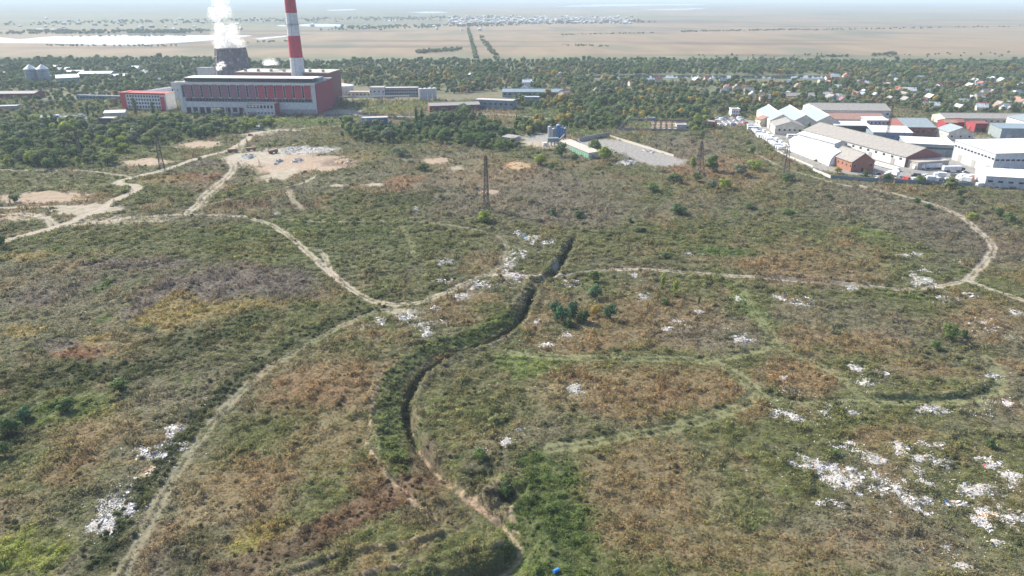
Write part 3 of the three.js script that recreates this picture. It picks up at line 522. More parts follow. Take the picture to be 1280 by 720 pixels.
// cooling tower: a many-sided frame clad with sheets
{
  const [x, d] = spot(296, 116), g = thing('cooling_tower', 'dark clad tapering cooling tower with white steam above it', 'cooling tower', x, d, 0.13), N = 16, H0 = 53;
  plot(g, -26, 26, -26, 26);
  const rAt = (t) => lerp(25.5, 17.6, Math.pow(t, 0.86)), list = []; seed = 91;
  for (let j = 0; j < 13; j++) for (let i = 0; i < N * 3; i++) {
    const side = Math.floor(i / 3), f = i % 3, y0 = lerp(7, H0, j / 13), y1 = lerp(7, H0, (j + 1) / 13) - 0.25, r0 = rAt(y0 / H0), r1 = rAt(y1 / H0);
    const P = (r, q, y) => { const a0 = side / N * 6.2832, a1 = (side + 1) / N * 6.2832; return [lerp(Math.cos(a0), Math.cos(a1), q) * r, y, lerp(Math.sin(a0), Math.sin(a1), q) * r]; };
    const q0 = (f + 0.03) / 3, q1 = (f + 0.97) / 3, o = rr(0, 0.16), a = P(r0 + o, q0, y0), b = P(r0 + o, q1, y0), c = P(r1 + o, q1, y1), e = P(r1 + o, q0, y1);
    const q = new THREE.BufferGeometry(); q.setAttribute('position', new THREE.Float32BufferAttribute([...a, ...c, ...b, ...a, ...e, ...c], 3)); q.computeVertexNormals();
    const v = rr(0.75, 1.3) * (rnd() < 0.08 ? 1.5 : 1); list.push(tint(q, 0.17 * v, 0.16 * v, 0.165 * v));
  }
  part('cladding', merge(list), new THREE.MeshStandardMaterial({ vertexColors: true, roughness: 0.8, side: THREE.DoubleSide }), g);
  for (let i = 0; i < N; i++) { const a = i / N * 6.2832, pts = []; for (let j = 0; j <= 6; j++) pts.push([Math.cos(a) * (rAt(j / 6) + 0.25), j / 6 * H0, Math.sin(a) * (rAt(j / 6) + 0.25)]); part('rib', merge(pts.slice(1).map((p, j) => bar(pts[j], p, 0.32))), S.steel, g); }
  for (const t of [0.12, 0.36, 0.6, 0.82, 1]) part('ring', new THREE.TorusGeometry(rAt(t) + 0.2, t === 1 ? 0.6 : 0.35, 6, N).rotateX(Math.PI / 2).translate(0, t * H0, 0), S.steel, g);
  part('basin', new THREE.CylinderGeometry(28, 28.5, 2, 32).translate(0, 1, 0), S.concrete, g);
}
// steam: fine drops as a cloud of tiny flakes
const steamMat = new THREE.MeshPhysicalMaterial({ color: rgb(0.97, 0.97, 0.97), roughness: 1, transmission: 0.9, thickness: 0, specularIntensity: 0, transparent: true, opacity: 0.32, side: THREE.DoubleSide });
function steam(label, x, d, y0, rise, drift, r0, r1, n, flake) {
  seed = Math.floor(Math.abs(x * 7 + d)) + 3;
  const p = new Float32Array(n * 9), nr = new Float32Array(n * 9), puffs = [];
  for (let i = 0; i < 46; i++) { const t = Math.pow(rnd(), 0.8), a = rnd() * 6.28, q = Math.sqrt(rnd()) * lerp(r0, r1, t) * 0.7; puffs.push([drift[0] * t * t + Math.cos(a) * q + 6 * pn(t * 4, 3), t * rise, drift[1] * t * t + Math.sin(a) * q, lerp(r0, r1, t) * rr(0.3, 0.62), t]); } for (let i = 0; i < 9; i++) puffs.push([Math.cos(i * 0.7) * r0 * 0.62, rr(1, 5), Math.sin(i * 0.7) * r0 * 0.62, r0 * rr(0.34, 0.5), 0]); puffs.sort((a, b) => a[4] - b[4]);
  for (let i = 0; i < n; i++) {
    let f; do f = pick(puffs); while (rnd() > Math.pow(f[3] / (r0 * 0.62), 2.6));
    const v = new THREE.Vector3(rr(-1, 1), rr(-1, 1), rr(-1, 1)).normalize().multiplyScalar(Math.pow(rnd(), 0.75) * f[3] * 1.25);
    const c = new THREE.Vector3(f[0], f[1], f[2]).add(v), a = new THREE.Vector3(rr(-1, 1), rr(-1, 1), rr(-1, 1)).normalize(), b = new THREE.Vector3(rr(-1, 1), rr(-1, 1), rr(-1, 1)).cross(a).normalize(), N = a.clone().cross(b).normalize().multiplyScalar(0.35).addScaledVector(sunDir, 1).normalize();
    if (c.y < 0.2) c.y = rr(0.2, 2);
    const s = flake * rr(0.5, 1.2), V = [c.clone().addScaledVector(a, s), c.clone().addScaledVector(a, -s * 0.5).addScaledVector(b, s * 0.87), c.clone().addScaledVector(a, -s * 0.5).addScaledVector(b, -s * 0.87)];
    V.forEach((w, k) => { p[i * 9 + k * 3] = w.x; p[i * 9 + k * 3 + 1] = w.y; p[i * 9 + k * 3 + 2] = w.z; nr[i * 9 + k * 3] = N.x; nr[i * 9 + k * 3 + 1] = N.y; nr[i * 9 + k * 3 + 2] = N.z; });
  }
  const geo = new THREE.BufferGeometry(); geo.setAttribute('position', new THREE.BufferAttribute(p, 3)); geo.setAttribute('normal', new THREE.BufferAttribute(nr, 3));
  const m = new THREE.Mesh(geo, steamMat); m.name = numbered('steam_cloud'); m.position.set(x, y0, -d); m.castShadow = true; tag(m, label, 'steam'); scene.add(m);
}
{
  const [x, d] = spot(296, 116);
  steam('white steam plume rising from the cooling tower', x, d, 52, 88, [-17, 0], 18, 6.5, 80000, 0.40);
  const [x2, d2] = spot(281, 128); steam('small steam puff left of the cooling tower foot', x2, d2, 34, 9, [2, 0], 2.6, 4, 1600, 0.5);
  const [x3, d3] = spot(344, 128); steam('low steam puffs above the turbine hall roof beside the chimney', x3, d3, 40, 4, [0, 0], 9, 7, 2600, 0.5);
}

// transformer gantries and a duct before the turbine hall
for (let k = 0; k < 4; k++) {
  const [x, d] = spot(258 + k * 20, 147.5), g = thing('transformer_gantry', ['leftmost', 'second from left', 'third from left', 'rightmost'][k] + ' of the grey steel gantries before the turbine hall', 'gantry', x, d, 0, 'steel gantries before the turbine hall');
  for (const sx of [-6, 6]) for (const sz of [-1, 1]) part('leg', bar([sx, -0.1, sz * 1.2], [sx, 11, sz * 0.3], 0.16), S.grey, g);
  part('beam', boxOn(13, 0.6, 0.6, 0, 10.6, 0), S.grey, g);
  for (let i = 0; i < 3; i++) { part('insulator', new THREE.CylinderGeometry(0.14, 0.14, 1.8, 6).translate(-4 + i * 4, 9.6, 0), S.brickDark, g); }
}
for (let k = 0; k < 3; k++) { const [x, d] = spot(270 + k * 24, 145.6), g = thing('transformer', ['left', 'middle', 'right'][k] + ' grey transformer under the gantries before the turbine hall', 'transformer', x, d, 0, 'transformers before the turbine hall'); part('tank', boxOn(5, 3.4, 3, 0, 0.4, 0), S.grey, g); for (let i = 0; i < 5; i++) part('radiator', boxOn(0.3, 2.6, 1, -2 + i, 0.6, 2), S.steelBlue, g); for (let i = 0; i < 3; i++) part('bushing', new THREE.CylinderGeometry(0.16, 0.22, 1.8, 8).translate(-1.4 + i * 1.4, 4.6, 0), S.brickDark, g); part('plinth', boxOn(5.6, 0.4, 4, 0, 0, 0.3), S.concrete, g); }

// ---------------------------------------------------------------- buildings round the power station
{
  const [g, L] = shed({ name: 'office_building', label: 'white office block with red frame and rows of small windows, left of the power station', category: 'office block', A: [154, 137], B: [210, 138.5], w: 16, h: 17, type: 'flat', wall: S.white, roof: S.redPaint, open: [[12, 1.7, 1.9, 2.6, 0.16, 0.84], [12, 1.7, 1.9, 6.2, 0.16, 0.84], [12, 1.7, 1.9, 9.8, 0.16, 0.84], [12, 1.7, 1.9, 13.2, 0.16, 0.84]] });
  part('red_bay', meterUV(boxOn(5.6, 17.9, 17.2, 2.7, 0, -8)), S.redPaint, g); part('red_bay', meterUV(boxOn(4.6, 14, 17.2, L - 4, 0, -8)), S.redPaint, g); part('red_fascia', meterUV(boxOn(L, 1.5, 0.5, L / 2, 16.2, 0.3)), S.redPaint, g);
}
shed({ name: 'office_wing', label: 'low pale wing with a sawtooth roof between the office block and the power station', category: 'building', A: [196, 125], B: [224, 120], w: 14, h: 8, type: 'gable', rise: 2, bays: 3, wall: S.cream, roof: S.white });
shed({ name: 'pump_house', label: 'small pale tower block with a flat dark roof, left of the cooling tower', category: 'building', A: [250, 112], B: [268, 112], w: 12, h: 26, type: 'flat', wall: S.white, roof: S.slate, open: [[3, 1.8, 4, 14]] });
shed({ name: 'pump_house', label: 'pale block with flat roof at the left end of the turbine hall', category: 'building', A: [217, 124], B: [232, 124], w: 14, h: 18, type: 'flat', wall: S.white, roof: S.tan, open: [[3, 1.6, 2.4, 9]] });
shed({ name: 'pipe_bridge', label: 'long pale covered pipe bridge running up to the red-framed office block', category: 'pipe bridge', A: [96, 125], B: [153, 126.5], w: 5, h: 5, type: 'flat', wall: S.steelBlue, roof: S.white, open: [[14, 2.6, 1.4, 2.4]] });
shed({ name: 'pipe_bridge', label: 'short pale pipe bridge left of the power station trees', category: 'pipe bridge', A: [47, 129.5], B: [76, 129.5], w: 3, h: 2, type: 'flat', wall: S.grey, roof: S.white });
shed({ name: 'low_warehouse', label: 'long low dark warehouse at the left edge before the silos', category: 'warehouse', A: [-22, 124], B: [44, 123.5], w: 22, h: 6, type: 'gable', rise: 1.6, wall: S.brickDark, roof: S.slate, open: [[9, 3, 1.6, 3]] });
shed({ name: 'low_warehouse', label: 'low grey shed half hidden by trees at the left edge', category: 'warehouse', A: [-10, 139], B: [22, 138], w: 12, h: 4, type: 'flat', wall: S.concrete, roof: S.grey });
shed({ name: 'low_warehouse', label: 'long white-roofed shed behind the left trees, right of the silos', category: 'warehouse', A: [98, 97.5], B: [139, 97], w: 24, h: 6, type: 'gable', rise: 2, wall: S.steelBlue, roof: S.whiteRoof });
shed({ name: 'low_warehouse', label: 'shorter white-roofed shed with step down beside the long one', category: 'warehouse', A: [140, 100], B: [161, 99], w: 20, h: 5, type: 'gable', rise: 2, wall: S.steelBlue, roof: S.whiteRoof });
shed({ name: 'low_warehouse', label: 'white-roofed shed with blue-grey walls just below the silos', category: 'warehouse', A: [72, 106.5], B: [101, 105], w: 28, h: 9, type: 'gable', rise: 3, wall: S.zinc, roof: S.whiteRoof, roof2: S.metal });
shed({ name: 'low_warehouse', label: 'thin white shed behind the right silo', category: 'warehouse', A: [82, 93], B: [103, 93], w: 14, h: 4, type: 'gable', rise: 1.5, wall: S.white, roof: S.whiteRoof });
shed({ name: 'cottage', label: 'small bright white cottage among trees beyond the power station sheds', category: 'house', A: [164, 90], B: [173, 90], w: 12, h: 6, type: 'gable', rise: 3, wall: S.white, roof: S.whiteRoof });
shed({ name: 'garage_block', label: 'flat dark garage among the trees before the office block', category: 'garage', A: [124, 157], B: [143, 157], w: 12, h: 6, type: 'flat', wall: S.dark, roof: S.concrete, open: [[4, 2.6, 2.8, 0.2, 0.12, 0.88, 'garage_door', S.rust]] });
shed({ name: 'garage_block', label: 'pale low roof beside conifers before the office block', category: 'garage', A: [131, 148], B: [157, 147], w: 14, h: 5, type: 'gable', rise: 1.6, wall: S.cream, roof: S.metal });
shed({ name: 'blue_shed', label: 'bright blue low shed on the road right of the power station', category: 'shed', A: [453, 157], B: [485, 156], w: 12, h: 6, type: 'flat', wall: S.blue, roof: S.tan, open: [[5, 2.4, 2.6, 0.2, 0.1, 0.9, 'door', S.steelBlue]] });
shed({ name: 'block_building', label: 'small white block joined to the long grey building right of the fuel tank', category: 'building', A: [463, 122], B: [480, 122], w: 14, h: 11, type: 'flat', wall: S.white, roof: S.tan, open: [[4, 1.6, 1.8, 6]] });
shed({ name: 'block_building', label: 'long grey two-storey building right of the power station, between white block and white tanks', category: 'building', A: [481, 120.5], B: [523, 120], w: 14, h: 9, type: 'flat', wall: S.grey, roof: S.tan, open: [[14, 1.7, 1.6, 2], [14, 1.7, 1.6, 5.6]] });
shed({ name: 'block_building', label: 'low pale hall behind the green lawn right of the power station', category: 'building', A: [436, 121], B: [462, 121], w: 12, h: 5, type: 'flat', wall: S.cream, roof: S.tan, open: [[6, 2, 1.4, 2]] });
shed({ name: 'long_barn', label: 'long low dark barn behind the bushes, left of centre', category: 'barn', A: [537, 140], B: [600, 138], w: 18, h: 6, type: 'gable', rise: 2, wall: S.brickDark, roof: S.slate, open: [[9, 2, 1.4, 2.6]] });
shed({ name: 'long_barn', label: 'long grey barn with blank right wall in shade, behind the bushes', category: 'barn', A: [592, 136], B: [641, 138], w: 16, h: 9, type: 'flat', wall: S.steelBlue, roof: S.tan, open: [[8, 2.4, 1.8, 5]] });
shed({ name: 'long_barn', label: 'long blue-grey roofed depot before the trees, centre of the far tree belt', category: 'barn', A: [628, 121.5], B: [703, 121.5], w: 20, h: 6, type: 'gable', rise: 2.5, wall: S.zinc, roof: S.steelBlue, open: [[12, 3, 1.8, 2.6]] });
shed({ name: 'long_barn', label: 'low bluish lean-to in front of the long blue-grey depot', category: 'barn', A: [656, 129], B: [674, 129], w: 10, h: 6, type: 'flat', wall: S.steelBlue, roof: S.metal });
shed({ name: 'cottage', label: 'small pink and white gatehouse at the right end of the blue-grey depot', category: 'house', A: [704, 124], B: [713, 123], w: 9, h: 7, type: 'gable', rise: 2.4, wall: S.white, roof: S.rustRoof });
shed({ name: 'cottage', label: 'white two-storey house above the blue-grey depot', category: 'house', A: [653, 113], B: [663, 113], w: 10, h: 10, type: 'gable', rise: 3, wall: S.white, roof: S.metal });
shed({ name: 'dark_cabin', label: 'small grey shed under trees at the left end of the concrete works', category: 'shed', A: [628, 178], B: [642, 180], w: 8, h: 4.5, type: 'mono', rise: 0.8, wall: S.concrete, roof: S.slate });
// tanks and silos
function tank(name, label, px, py, r, h, cone, m, group, roofM) {
  const [x, d] = spot(px, py), g = thing(name, label, name.includes('silo') ? 'silo' : 'tank', x, d, 0, group); plot(g, -r, r, -r, r, 1);
  part('shell', meterUV(new THREE.CylinderGeometry(r, r, h, 28).translate(0, h / 2, 0)), m, g);
  part('roof', new THREE.ConeGeometry(r + 0.25, cone, 28).translate(0, h + cone / 2, 0), roofM ?? m, g);
  for (const f of [0.25, 0.5, 0.75]) part('hoop', new THREE.TorusGeometry(r + 0.03, 0.12, 5, 28).rotateX(Math.PI / 2).translate(0, h * f, 0), S.metal, g);
  const lad = part('ladder', bar([0, 0.2, r + 0.25], [0, h, r + 0.25], 0.09), S.steel, g); lad.rotation.y = 0.5;
}
tank('grain_silo', 'left one of two grey grain silos with white conical roofs', 42, 104, 7.6, 19, 6.5, S.zinc, 'grain silos behind the left trees', S.whiteRoof);
tank('grain_silo', 'right one of two grey grain silos with white conical roofs', 57, 104, 7.6, 19, 6.5, S.zinc, 'grain silos behind the left trees', S.whiteRoof);
tank('fuel_tank', 'wide white fuel tank with domed roof right of the power station', 430, 117, 12, 10, 2.2, S.white, null, S.whiteRoof);
for (let i = 0; i < 4; i++) tank('storage_tank', ['leftmost', 'second from left', 'third from left', 'rightmost'][i] + ' of the four slim white storage tanks', 526.5 + i * 5.6, 125 - i * 0.3, 2.5, 12.5, 1.2, S.white, 'four white storage tanks');
// pipe rack right of the power station
{
  const a = spot(424, 129), b = spot(512, 127), g = thing('pipe_rack', 'grey pipe rack on posts running right from the power station', 'pipe rack', a[0], a[1], Math.atan2(b[1] - a[1], b[0] - a[0])), L = Math.hypot(b[0] - a[0], b[1] - a[1]);
  for (let i = 0; i < 4; i++) part('pipe', bar([0, 6 + (i % 2) * 0.9, i * 0.7], [L, 6 + (i % 2) * 0.9, i * 0.7], 0.32, 8), i % 2 ? S.metal : S.grey, g);
  for (let i = 0; i <= 10; i++) part('post', boxOn(0.5, 5.6, 2.4, L * i / 10, 0, 1), S.concrete, g);
}
// ---------------------------------------------------------------- concrete works in the middle distance
{
  const base = [692, 181], grp = 'mixing silos of the concrete works';
  const mk = (i, label, px, py, r, h, m) => {
    const [x, d] = spot(px, py), g = thing('cement_silo', label, 'silo', x, d, 0, grp);
    for (const [sx, sz] of [[-1, -1], [1, -1], [-1, 1], [1, 1]]) part('leg', boxOn(0.3, 5, 0.3, sx * r * 0.68, 0, sz * r * 0.68), S.steel, g);
    part('hopper', new THREE.CylinderGeometry(r, 0.4, 2.4, 16).translate(0, 3.6, 0), m, g); part('shell', new THREE.CylinderGeometry(r, r, h, 18).translate(0, 4.8 + h / 2, 0), m, g); part('cap', new THREE.ConeGeometry(r + 0.1, 0.9, 18).translate(0, 4.8 + h + 0.45, 0), S.metal, g); part('filter', boxOn(0.9, 1.1, 0.9, 0.4, 5.2 + h + 0.2, 0), S.grey, g);
  };
  mk(0, 'leftmost pale silo of the concrete works', 687, 178, 1.7, 8, S.metal); mk(1, 'white-capped silo of the concrete works, second from left', 692, 177.5, 1.5, 6, S.zinc); mk(2, 'tallest blue silo in the middle of the concrete works', 697.5, 177.5, 1.9, 9, S.blue); mk(3, 'blue silo right of the tallest one', 702, 177.5, 1.7, 7, S.blue); mk(4, 'rightmost slim silo of the concrete works', 706, 177, 1.2, 6, S.steelBlue);
  const [x, d] = spot(691, 182), g = thing('mixing_plant', 'dark steel mixing plant with bins beneath the blue silos', 'mixing plant', x, d, 0.1);
  part('bin', meterUV(boxOn(9, 3, 4, 0, 3.2, 0)), S.steelBlue, g); for (let i = 0; i < 4; i++) for (const z of [-1.6, 1.6]) part('leg', boxOn(0.35, 3.2, 0.35, -4 + i * 2.7, 0, z), S.steel, g);
  part('conveyor', bar([4, 3, 0], [10, 8, -3], 0.7, 4), S.steel, g); part('control_cabin', boxOn(3, 2.6, 3, -6.5, 0, 0.5), S.white, g);
  const [x2, d2] = spot(716, 180), p = thing('aggregate_bunker', 'brown aggregate bunker beside the mixing plant', 'bunker', x2, d2, 0.3);
  part('wall', boxOn(12, 2, 0.4, 0, 0, 2), S.concrete, p); part('wall', boxOn(12, 2, 0.4, 0, 0, -2.4), S.concrete, p); for (const xx of [-5.8, 0, 5.8]) part('divider', boxOn(0.4, 2, 4, xx, 0, -0.2), S.concrete, p); part('sand', new THREE.ConeGeometry(3, 1.6, 14).translate(-2.9, 0.8, -0.2), mat(0.25, 0.17, 0.11), p);
}
{
  const [g, L, s] = shed({ name: 'workshop_row', label: 'long low workshop with flat pale roof and green doors beside the paved yard', category: 'workshop', A: [700, 183], B: [736, 198.5], w: 9, h: 4.2, type: 'mono', rise: 0.5, wall: S.white, roof: S.tan, open: [[9, 2.6, 3, 0.1, 0.42, 0.97, 'door', S.greenPaint], [6, 1.6, 1.2, 1.6, 0.04, 0.36]] });
}
function fenceWall(label, A, B, h, m, panels, name = 'concrete_wall') {
  const a = spot(...A), b = spot(...B), L = Math.hypot(b[0] - a[0], b[1] - a[1]), g = thing(name, label, 'wall', a[0], a[1], Math.atan2(b[1] - a[1], b[0] - a[0])), st = L / panels, geo = meterUV(boxOn(st - 0.12, h, 0.18, 0, 0, 0)), pg = boxOn(0.3, h + 0.15, 0.32, 0, 0, 0);
  for (let i = 0; i < panels; i++) { const p = part('panel', geo, m, g); p.position.x = (i + 0.5) * st; p.position.y = 0; }
  for (let i = 0; i <= panels; i++) part('post', pg, m, g).position.x = i * st;
  return g;
}
fenceWall('grey concrete wall along the back of the paved yard', [724, 177], [762, 170], 3.4, S.concrete, 12);
fenceWall('low pale concrete wall down the right side of the paved yard', [762, 171], [842, 196], 1.6, S.cream, 34);
fenceWall('dark wall round the small fenced plot, near side', [774, 163], [862, 164.5], 2.2, S.slate, 24);
fenceWall('dark wall round the small fenced plot, left side', [774, 163], [784, 151], 2.2, S.slate, 14);
fenceWall('dark wall round the small fenced plot, back', [784, 151], [862, 153], 2.2, S.slate, 22);
fenceWall('grey wall along the field edge below the truck yard', [1085, 226.5], [1215, 233.5], 2.4, S.steelBlue, 36);
fenceWall('pale wall section by the brick house, facing the field', [1016, 214], [1038, 223], 2.0, S.white, 10);
fenceWall('grey wall between the brick house and the truck yard', [1038, 223], [1085, 226.5], 2.2, S.steelBlue, 14);
fenceWall('long pale kerb wall below the white membrane hangar', [972, 190], [1016, 209], 1.0, S.cream, 20);
fenceWall('pale wall receding behind the sheds beside the far trees', [1133, 149], [1158, 161], 2.2, S.white, 20);
for (let r = 0; r < 5; r++) { const [x, d] = spot(816 + r * 7, 159.5), g = thing('pallet_row', ['leftmost', 'second', 'middle', 'fourth', 'rightmost'][r] + ' of the reddish rows of stacked pallets in the fenced plot', 'pallet row', x, d, 0, 'rows of stacked pallets in the fenced plot'); const geo = boxOn(2.6, 1.6, 2.6, 0, 0, 0); for (let k = 0; k < 9; k++) { const p = part('stack', geo, k % 3 ? S.rustRoof : S.tan, g); p.position.set(k * 0.9 - 3, 0, -k * 4.4 + 14); } }
shed({ name: 'site_cabin', label: 'white flat site cabin at the back of the fenced plot', category: 'cabin', A: [808, 152], B: [818, 152], w: 4, h: 3, type: 'flat', wall: S.steelBlue, roof: S.whiteRoof });
shed({ name: 'site_cabin', label: 'pale block at the right end of the fenced plot', category: 'cabin', A: [846, 161], B: [858, 161], w: 8, h: 3, type: 'flat', wall: S.metal, roof: S.tan });
shed({ name: 'site_cabin', label: 'small brown brick cabin beside the car park', category: 'cabin', A: [881, 160], B: [892, 161], w: 8, h: 5.5, type: 'flat', wall: S.brickDark, roof: S.tan, open: [[2, 1.4, 1.4, 2.2]] });

// ---------------------------------------------------------------- the industrial estate on the right
const apron = [];
{
  const [g, L, s] = shed({ name: 'long_warehouse', label: 'longest warehouse with weathered grey-brown roof and white side wall, centre of the estate', category: 'warehouse', A: [1003, 173], B: [1130, 209], w: 30, h: 7, rise: 5.5, type: 'gable', wall: S.white, roof: S.asbestos, open: [[14, 2.2, 1.4, 4.4], [5, 3.4, 4, 0.1, 0.1, 0.9, 'door', S.grey]] });
  part('end_gable', meterUV(new THREE.ExtrudeGeometry(new THREE.Shape([new THREE.Vector2(0.3, 0), new THREE.Vector2(29.7, 0), new THREE.Vector2(29.7, 7), new THREE.Vector2(15, 12.3), new THREE.Vector2(0.3, 7)]), { depth: 0.3, bevelEnabled: false }).rotateY(Math.PI / 2).translate(L, 0, s > 0 ? 30 : 0)), S.brickDark, g);
  part('end_annex', meterUV(boxOn(9, 5, 26, L + 4.8, 0, s * 15)), S.concrete, g); part('annex_roof', meterUV(boxOn(9.6, 0.4, 26.6, L + 4.9, 5, s * 15)), S.tan, g);
}
shed({ name: 'membrane_hangar', label: 'white membrane hangar with curved roof in front of the longest warehouse', category: 'hangar', A: [982, 186], B: [1036, 207.5], w: 19, h: 10, type: 'vault', roof: S.membrane });
shed({ name: 'narrow_shed', label: 'narrow white shed squeezed between the membrane hangar and the longest warehouse', category: 'shed', A: [996, 177], B: [1042, 190], w: 10, h: 6.5, rise: 1.4, type: 'gable', wall: S.white, roof: S.whiteRoof, endOpen: [[1, 3, 3, 0.1, 'door', S.zinc]] });
shed({ name: 'brick_house', label: 'red brick house with grey gabled roof at the field edge beside the hangar', category: 'house', A: [1036, 205], B: [1063, 215], w: 17, h: 6.8, rise: 5.5, type: 'gable', wall: S.brick, roof: S.asbestos, open: [[6, 1, 1.3, 3.4]], endOpen: [[2, 1.2, 1.4, 3.4], [1, 1.4, 2.4, 0.1, 'door', S.black]] });
shed({ name: 'triple_gable_hall', label: 'blue-grey hall with three parallel gabled roofs and white ridges', category: 'hall', A: [945, 147], B: [961, 161], w: 60, h: 7, rise: 5.5, bays: 3, type: 'gable', wall: S.cream, roof: S.zinc, roof2: S.steelBlue, cap: 1.5, capMat: S.white, endOpen: [[6, 3, 4, 0.1, 'door', S.brickDark]] });
shed({ name: 'grey_house', label: 'white-gabled house with grey sides below the three-gabled hall', category: 'house', A: [962, 162], B: [968, 168], w: 24, h: 7, rise: 4, type: 'gable', wall: S.cream, roof: S.slate, endOpen: [[5, 1.6, 1.6, 3.2]], open: [[4, 1, 1.4, 3]] });
shed({ name: 'small_office', label: 'small pale office with porch at the left corner of the three-gabled hall', category: 'office', A: [943, 156], B: [950, 158], w: 14, h: 6, rise: 2, type: 'gable', wall: S.cream, roof: S.rustRoof, open: [[3, 1, 1.4, 2]] });
shed({ name: 'car_park_office', label: 'two-storey white office at the car park edge under trees', category: 'office', A: [914, 146], B: [924, 146], w: 10, h: 7, type: 'flat', wall: S.white, roof: S.tan, open: [[4, 1.2, 1.3, 1], [4, 1.2, 1.3, 4.2]] });
shed({ name: 'beige_shed', label: 'long beige-roofed shed at the back of the estate under the tree line', category: 'shed', A: [1016, 148], B: [1112, 149], w: 34, h: 8, rise: 4.5, type: 'gable', wall: S.white, roof: S.asbestos, open: [[12, 2.4, 1.6, 4]] });
shed({ name: 'red_strip_shed', label: 'shed with pale roof and a red front slope behind the longest warehouse', category: 'shed', A: [1034, 157.5], B: [1106, 158], w: 26, h: 6, rise: 4, type: 'gable', wall: S.cream, roof: S.rustRoof, roof2: S.metal, open: [[10, 2, 1.4, 3]] });
shed({ name: 'open_shed', label: 'open-fronted shed with white roof behind the longest warehouse', category: 'shed', A: [1042, 164.5], B: [1086, 165], w: 13, h: 5.5, rise: 1.5, type: 'mono', wall: S.dark, roof: S.whiteRoof, open: [[9, 3.6, 3.8, 0.1, 0.06, 0.94, 'bay', S.black]] });
shed({ name: 'small_block', label: 'small white two-storey block at the right end of the red-fronted shed', category: 'building', A: [1082, 161], B: [1109, 161], w: 12, h: 7.5, rise: 1.2, type: 'mono', wall: S.metal, roof: S.whiteRoof, open: [[6, 1.4, 1.4, 4.4]] });
shed({ name: 'white_workshop', label: 'bright white-roofed workshop with bluish front behind the tall pylon', category: 'workshop', A: [1090, 175], B: [1139, 176], w: 17, h: 6.5, rise: 2.5, type: 'mono', wall: S.steelBlue, roof: S.whiteRoof, open: [[5, 3.6, 4, 0.1, 0.1, 0.9, 'door', S.blue]] });
shed({ name: 'hip_hall', label: 'broad blue-grey roofed hall with brown brick front in the middle of the estate', category: 'hall', A: [1131, 170], B: [1168, 170.5], w: 42, h: 7.5, rise: 4.5, type: 'gable', wall: S.brickDark, roof: S.zinc, open: [[6, 2.4, 2.2, 3]] });
shed({ name: 'pink_house', label: 'cream house with grey roof right of the brown brick hall', category: 'house', A: [1169, 170], B: [1184, 175.5], w: 20, h: 6.5, rise: 4, type: 'gable', wall: S.cream, roof: S.zinc, endOpen: [[3, 1.4, 1.5, 2.6]], open: [[3, 1, 1.4, 2.6]] });
shed({ name: 'long_white_hall', label: 'long white-roofed hall with grey ribbed wall beside the big white hall', category: 'hall', A: [1130, 193], B: [1191, 196], w: 22, h: 8.5, rise: 1.2, type: 'mono', wall: S.zinc, roof: S.whiteRoof, open: [[12, 2.6, 1.3, 5], [3, 4, 4.4, 0.1, 0.1, 0.9, 'door', S.steelBlue]] });
shed({ name: 'big_white_hall', label: 'largest white hall with lit left wall at the right edge', category: 'hall', A: [1189, 199], B: [1238.5, 218], w: 62, h: 14, rise: 1.6, type: 'mono', wall: S.metal, roof: S.whiteRoof, open: [[12, 2.4, 1.1, 9.6], [3, 4, 5, 0.1, 0.2, 0.9, 'door', S.grey]], endOpen: [[18, 2.4, 1.2, 9, 'window', S.glass, 0.03, 0.97], [4, 4, 4.6, 0.1, 'door', S.steelBlue]] });
shed({ name: 'white_annex', label: 'lower white-roofed annex in front of the largest white hall', category: 'hall', A: [1217, 222], B: [1230, 233.5], w: 66, h: 6.8, rise: 0.6, type: 'mono', wall: S.metal, roof: S.whiteRoof, endOpen: [[12, 2.6, 1.2, 3.2, 'window', S.glass, 0.04, 0.96]] });
shed({ name: 'far_long_shed', label: 'long low tan-roofed shed at the back right of the estate', category: 'shed', A: [1180, 156], B: [1320, 157], w: 24, h: 6, rise: 3, type: 'gable', wall: S.cream, roof: S.asbestos, open: [[18, 2, 1.3, 3]] });
shed({ name: 'red_shed', label: 'left dark red shed before the long tan-roofed shed', category: 'shed', A: [1181, 162], B: [1196, 162], w: 14, h: 6, rise: 2, type: 'gable', wall: S.crimson, roof: S.rustRoof, open: [[2, 3, 3.4, 0.1, 0.25, 0.75, 'door', S.black]] });
shed({ name: 'red_shed', label: 'brighter red little shed next to the dark red one', category: 'shed', A: [1196, 162], B: [1204, 162], w: 12, h: 6.5, rise: 2.2, type: 'gable', wall: S.crimson, roof: S.redRoof });
shed({ name: 'red_shed', label: 'rightmost red brick shed, tall, beside the grey box hall', category: 'shed', A: [1217, 166], B: [1232, 166], w: 14, h: 8, rise: 1.4, type: 'gable', wall: S.crimson, roof: S.brickDark, open: [[2, 3, 4, 0.1, 0.25, 0.75, 'door', S.black]] });
shed({ name: 'grey_box_hall', label: 'grey box hall with pale left wall near the right edge', category: 'hall', A: [1234, 168], B: [1249, 175], w: 40, h: 9.5, rise: 1, type: 'mono', wall: S.zinc, roof: S.steelBlue, endOpen: [[2, 4, 4.6, 0.1, 'door', S.metal]] });
shed({ name: 'grey_box_hall', label: 'pale grey hall cut by the right edge behind the grey box hall', category: 'hall', A: [1256, 158], B: [1278, 165], w: 40, h: 9, rise: 3, type: 'gable', wall: S.white, roof: S.zinc });
shed({ name: 'tree_line_house', label: 'long pale-roofed house among dark trees above the three-gabled hall', category: 'house', A: [980, 127], B: [1018, 127], w: 14, h: 6, rise: 3, type: 'gable', wall: S.cream, roof: S.asbestos, open: [[9, 1.2, 1.4, 2.4]] });

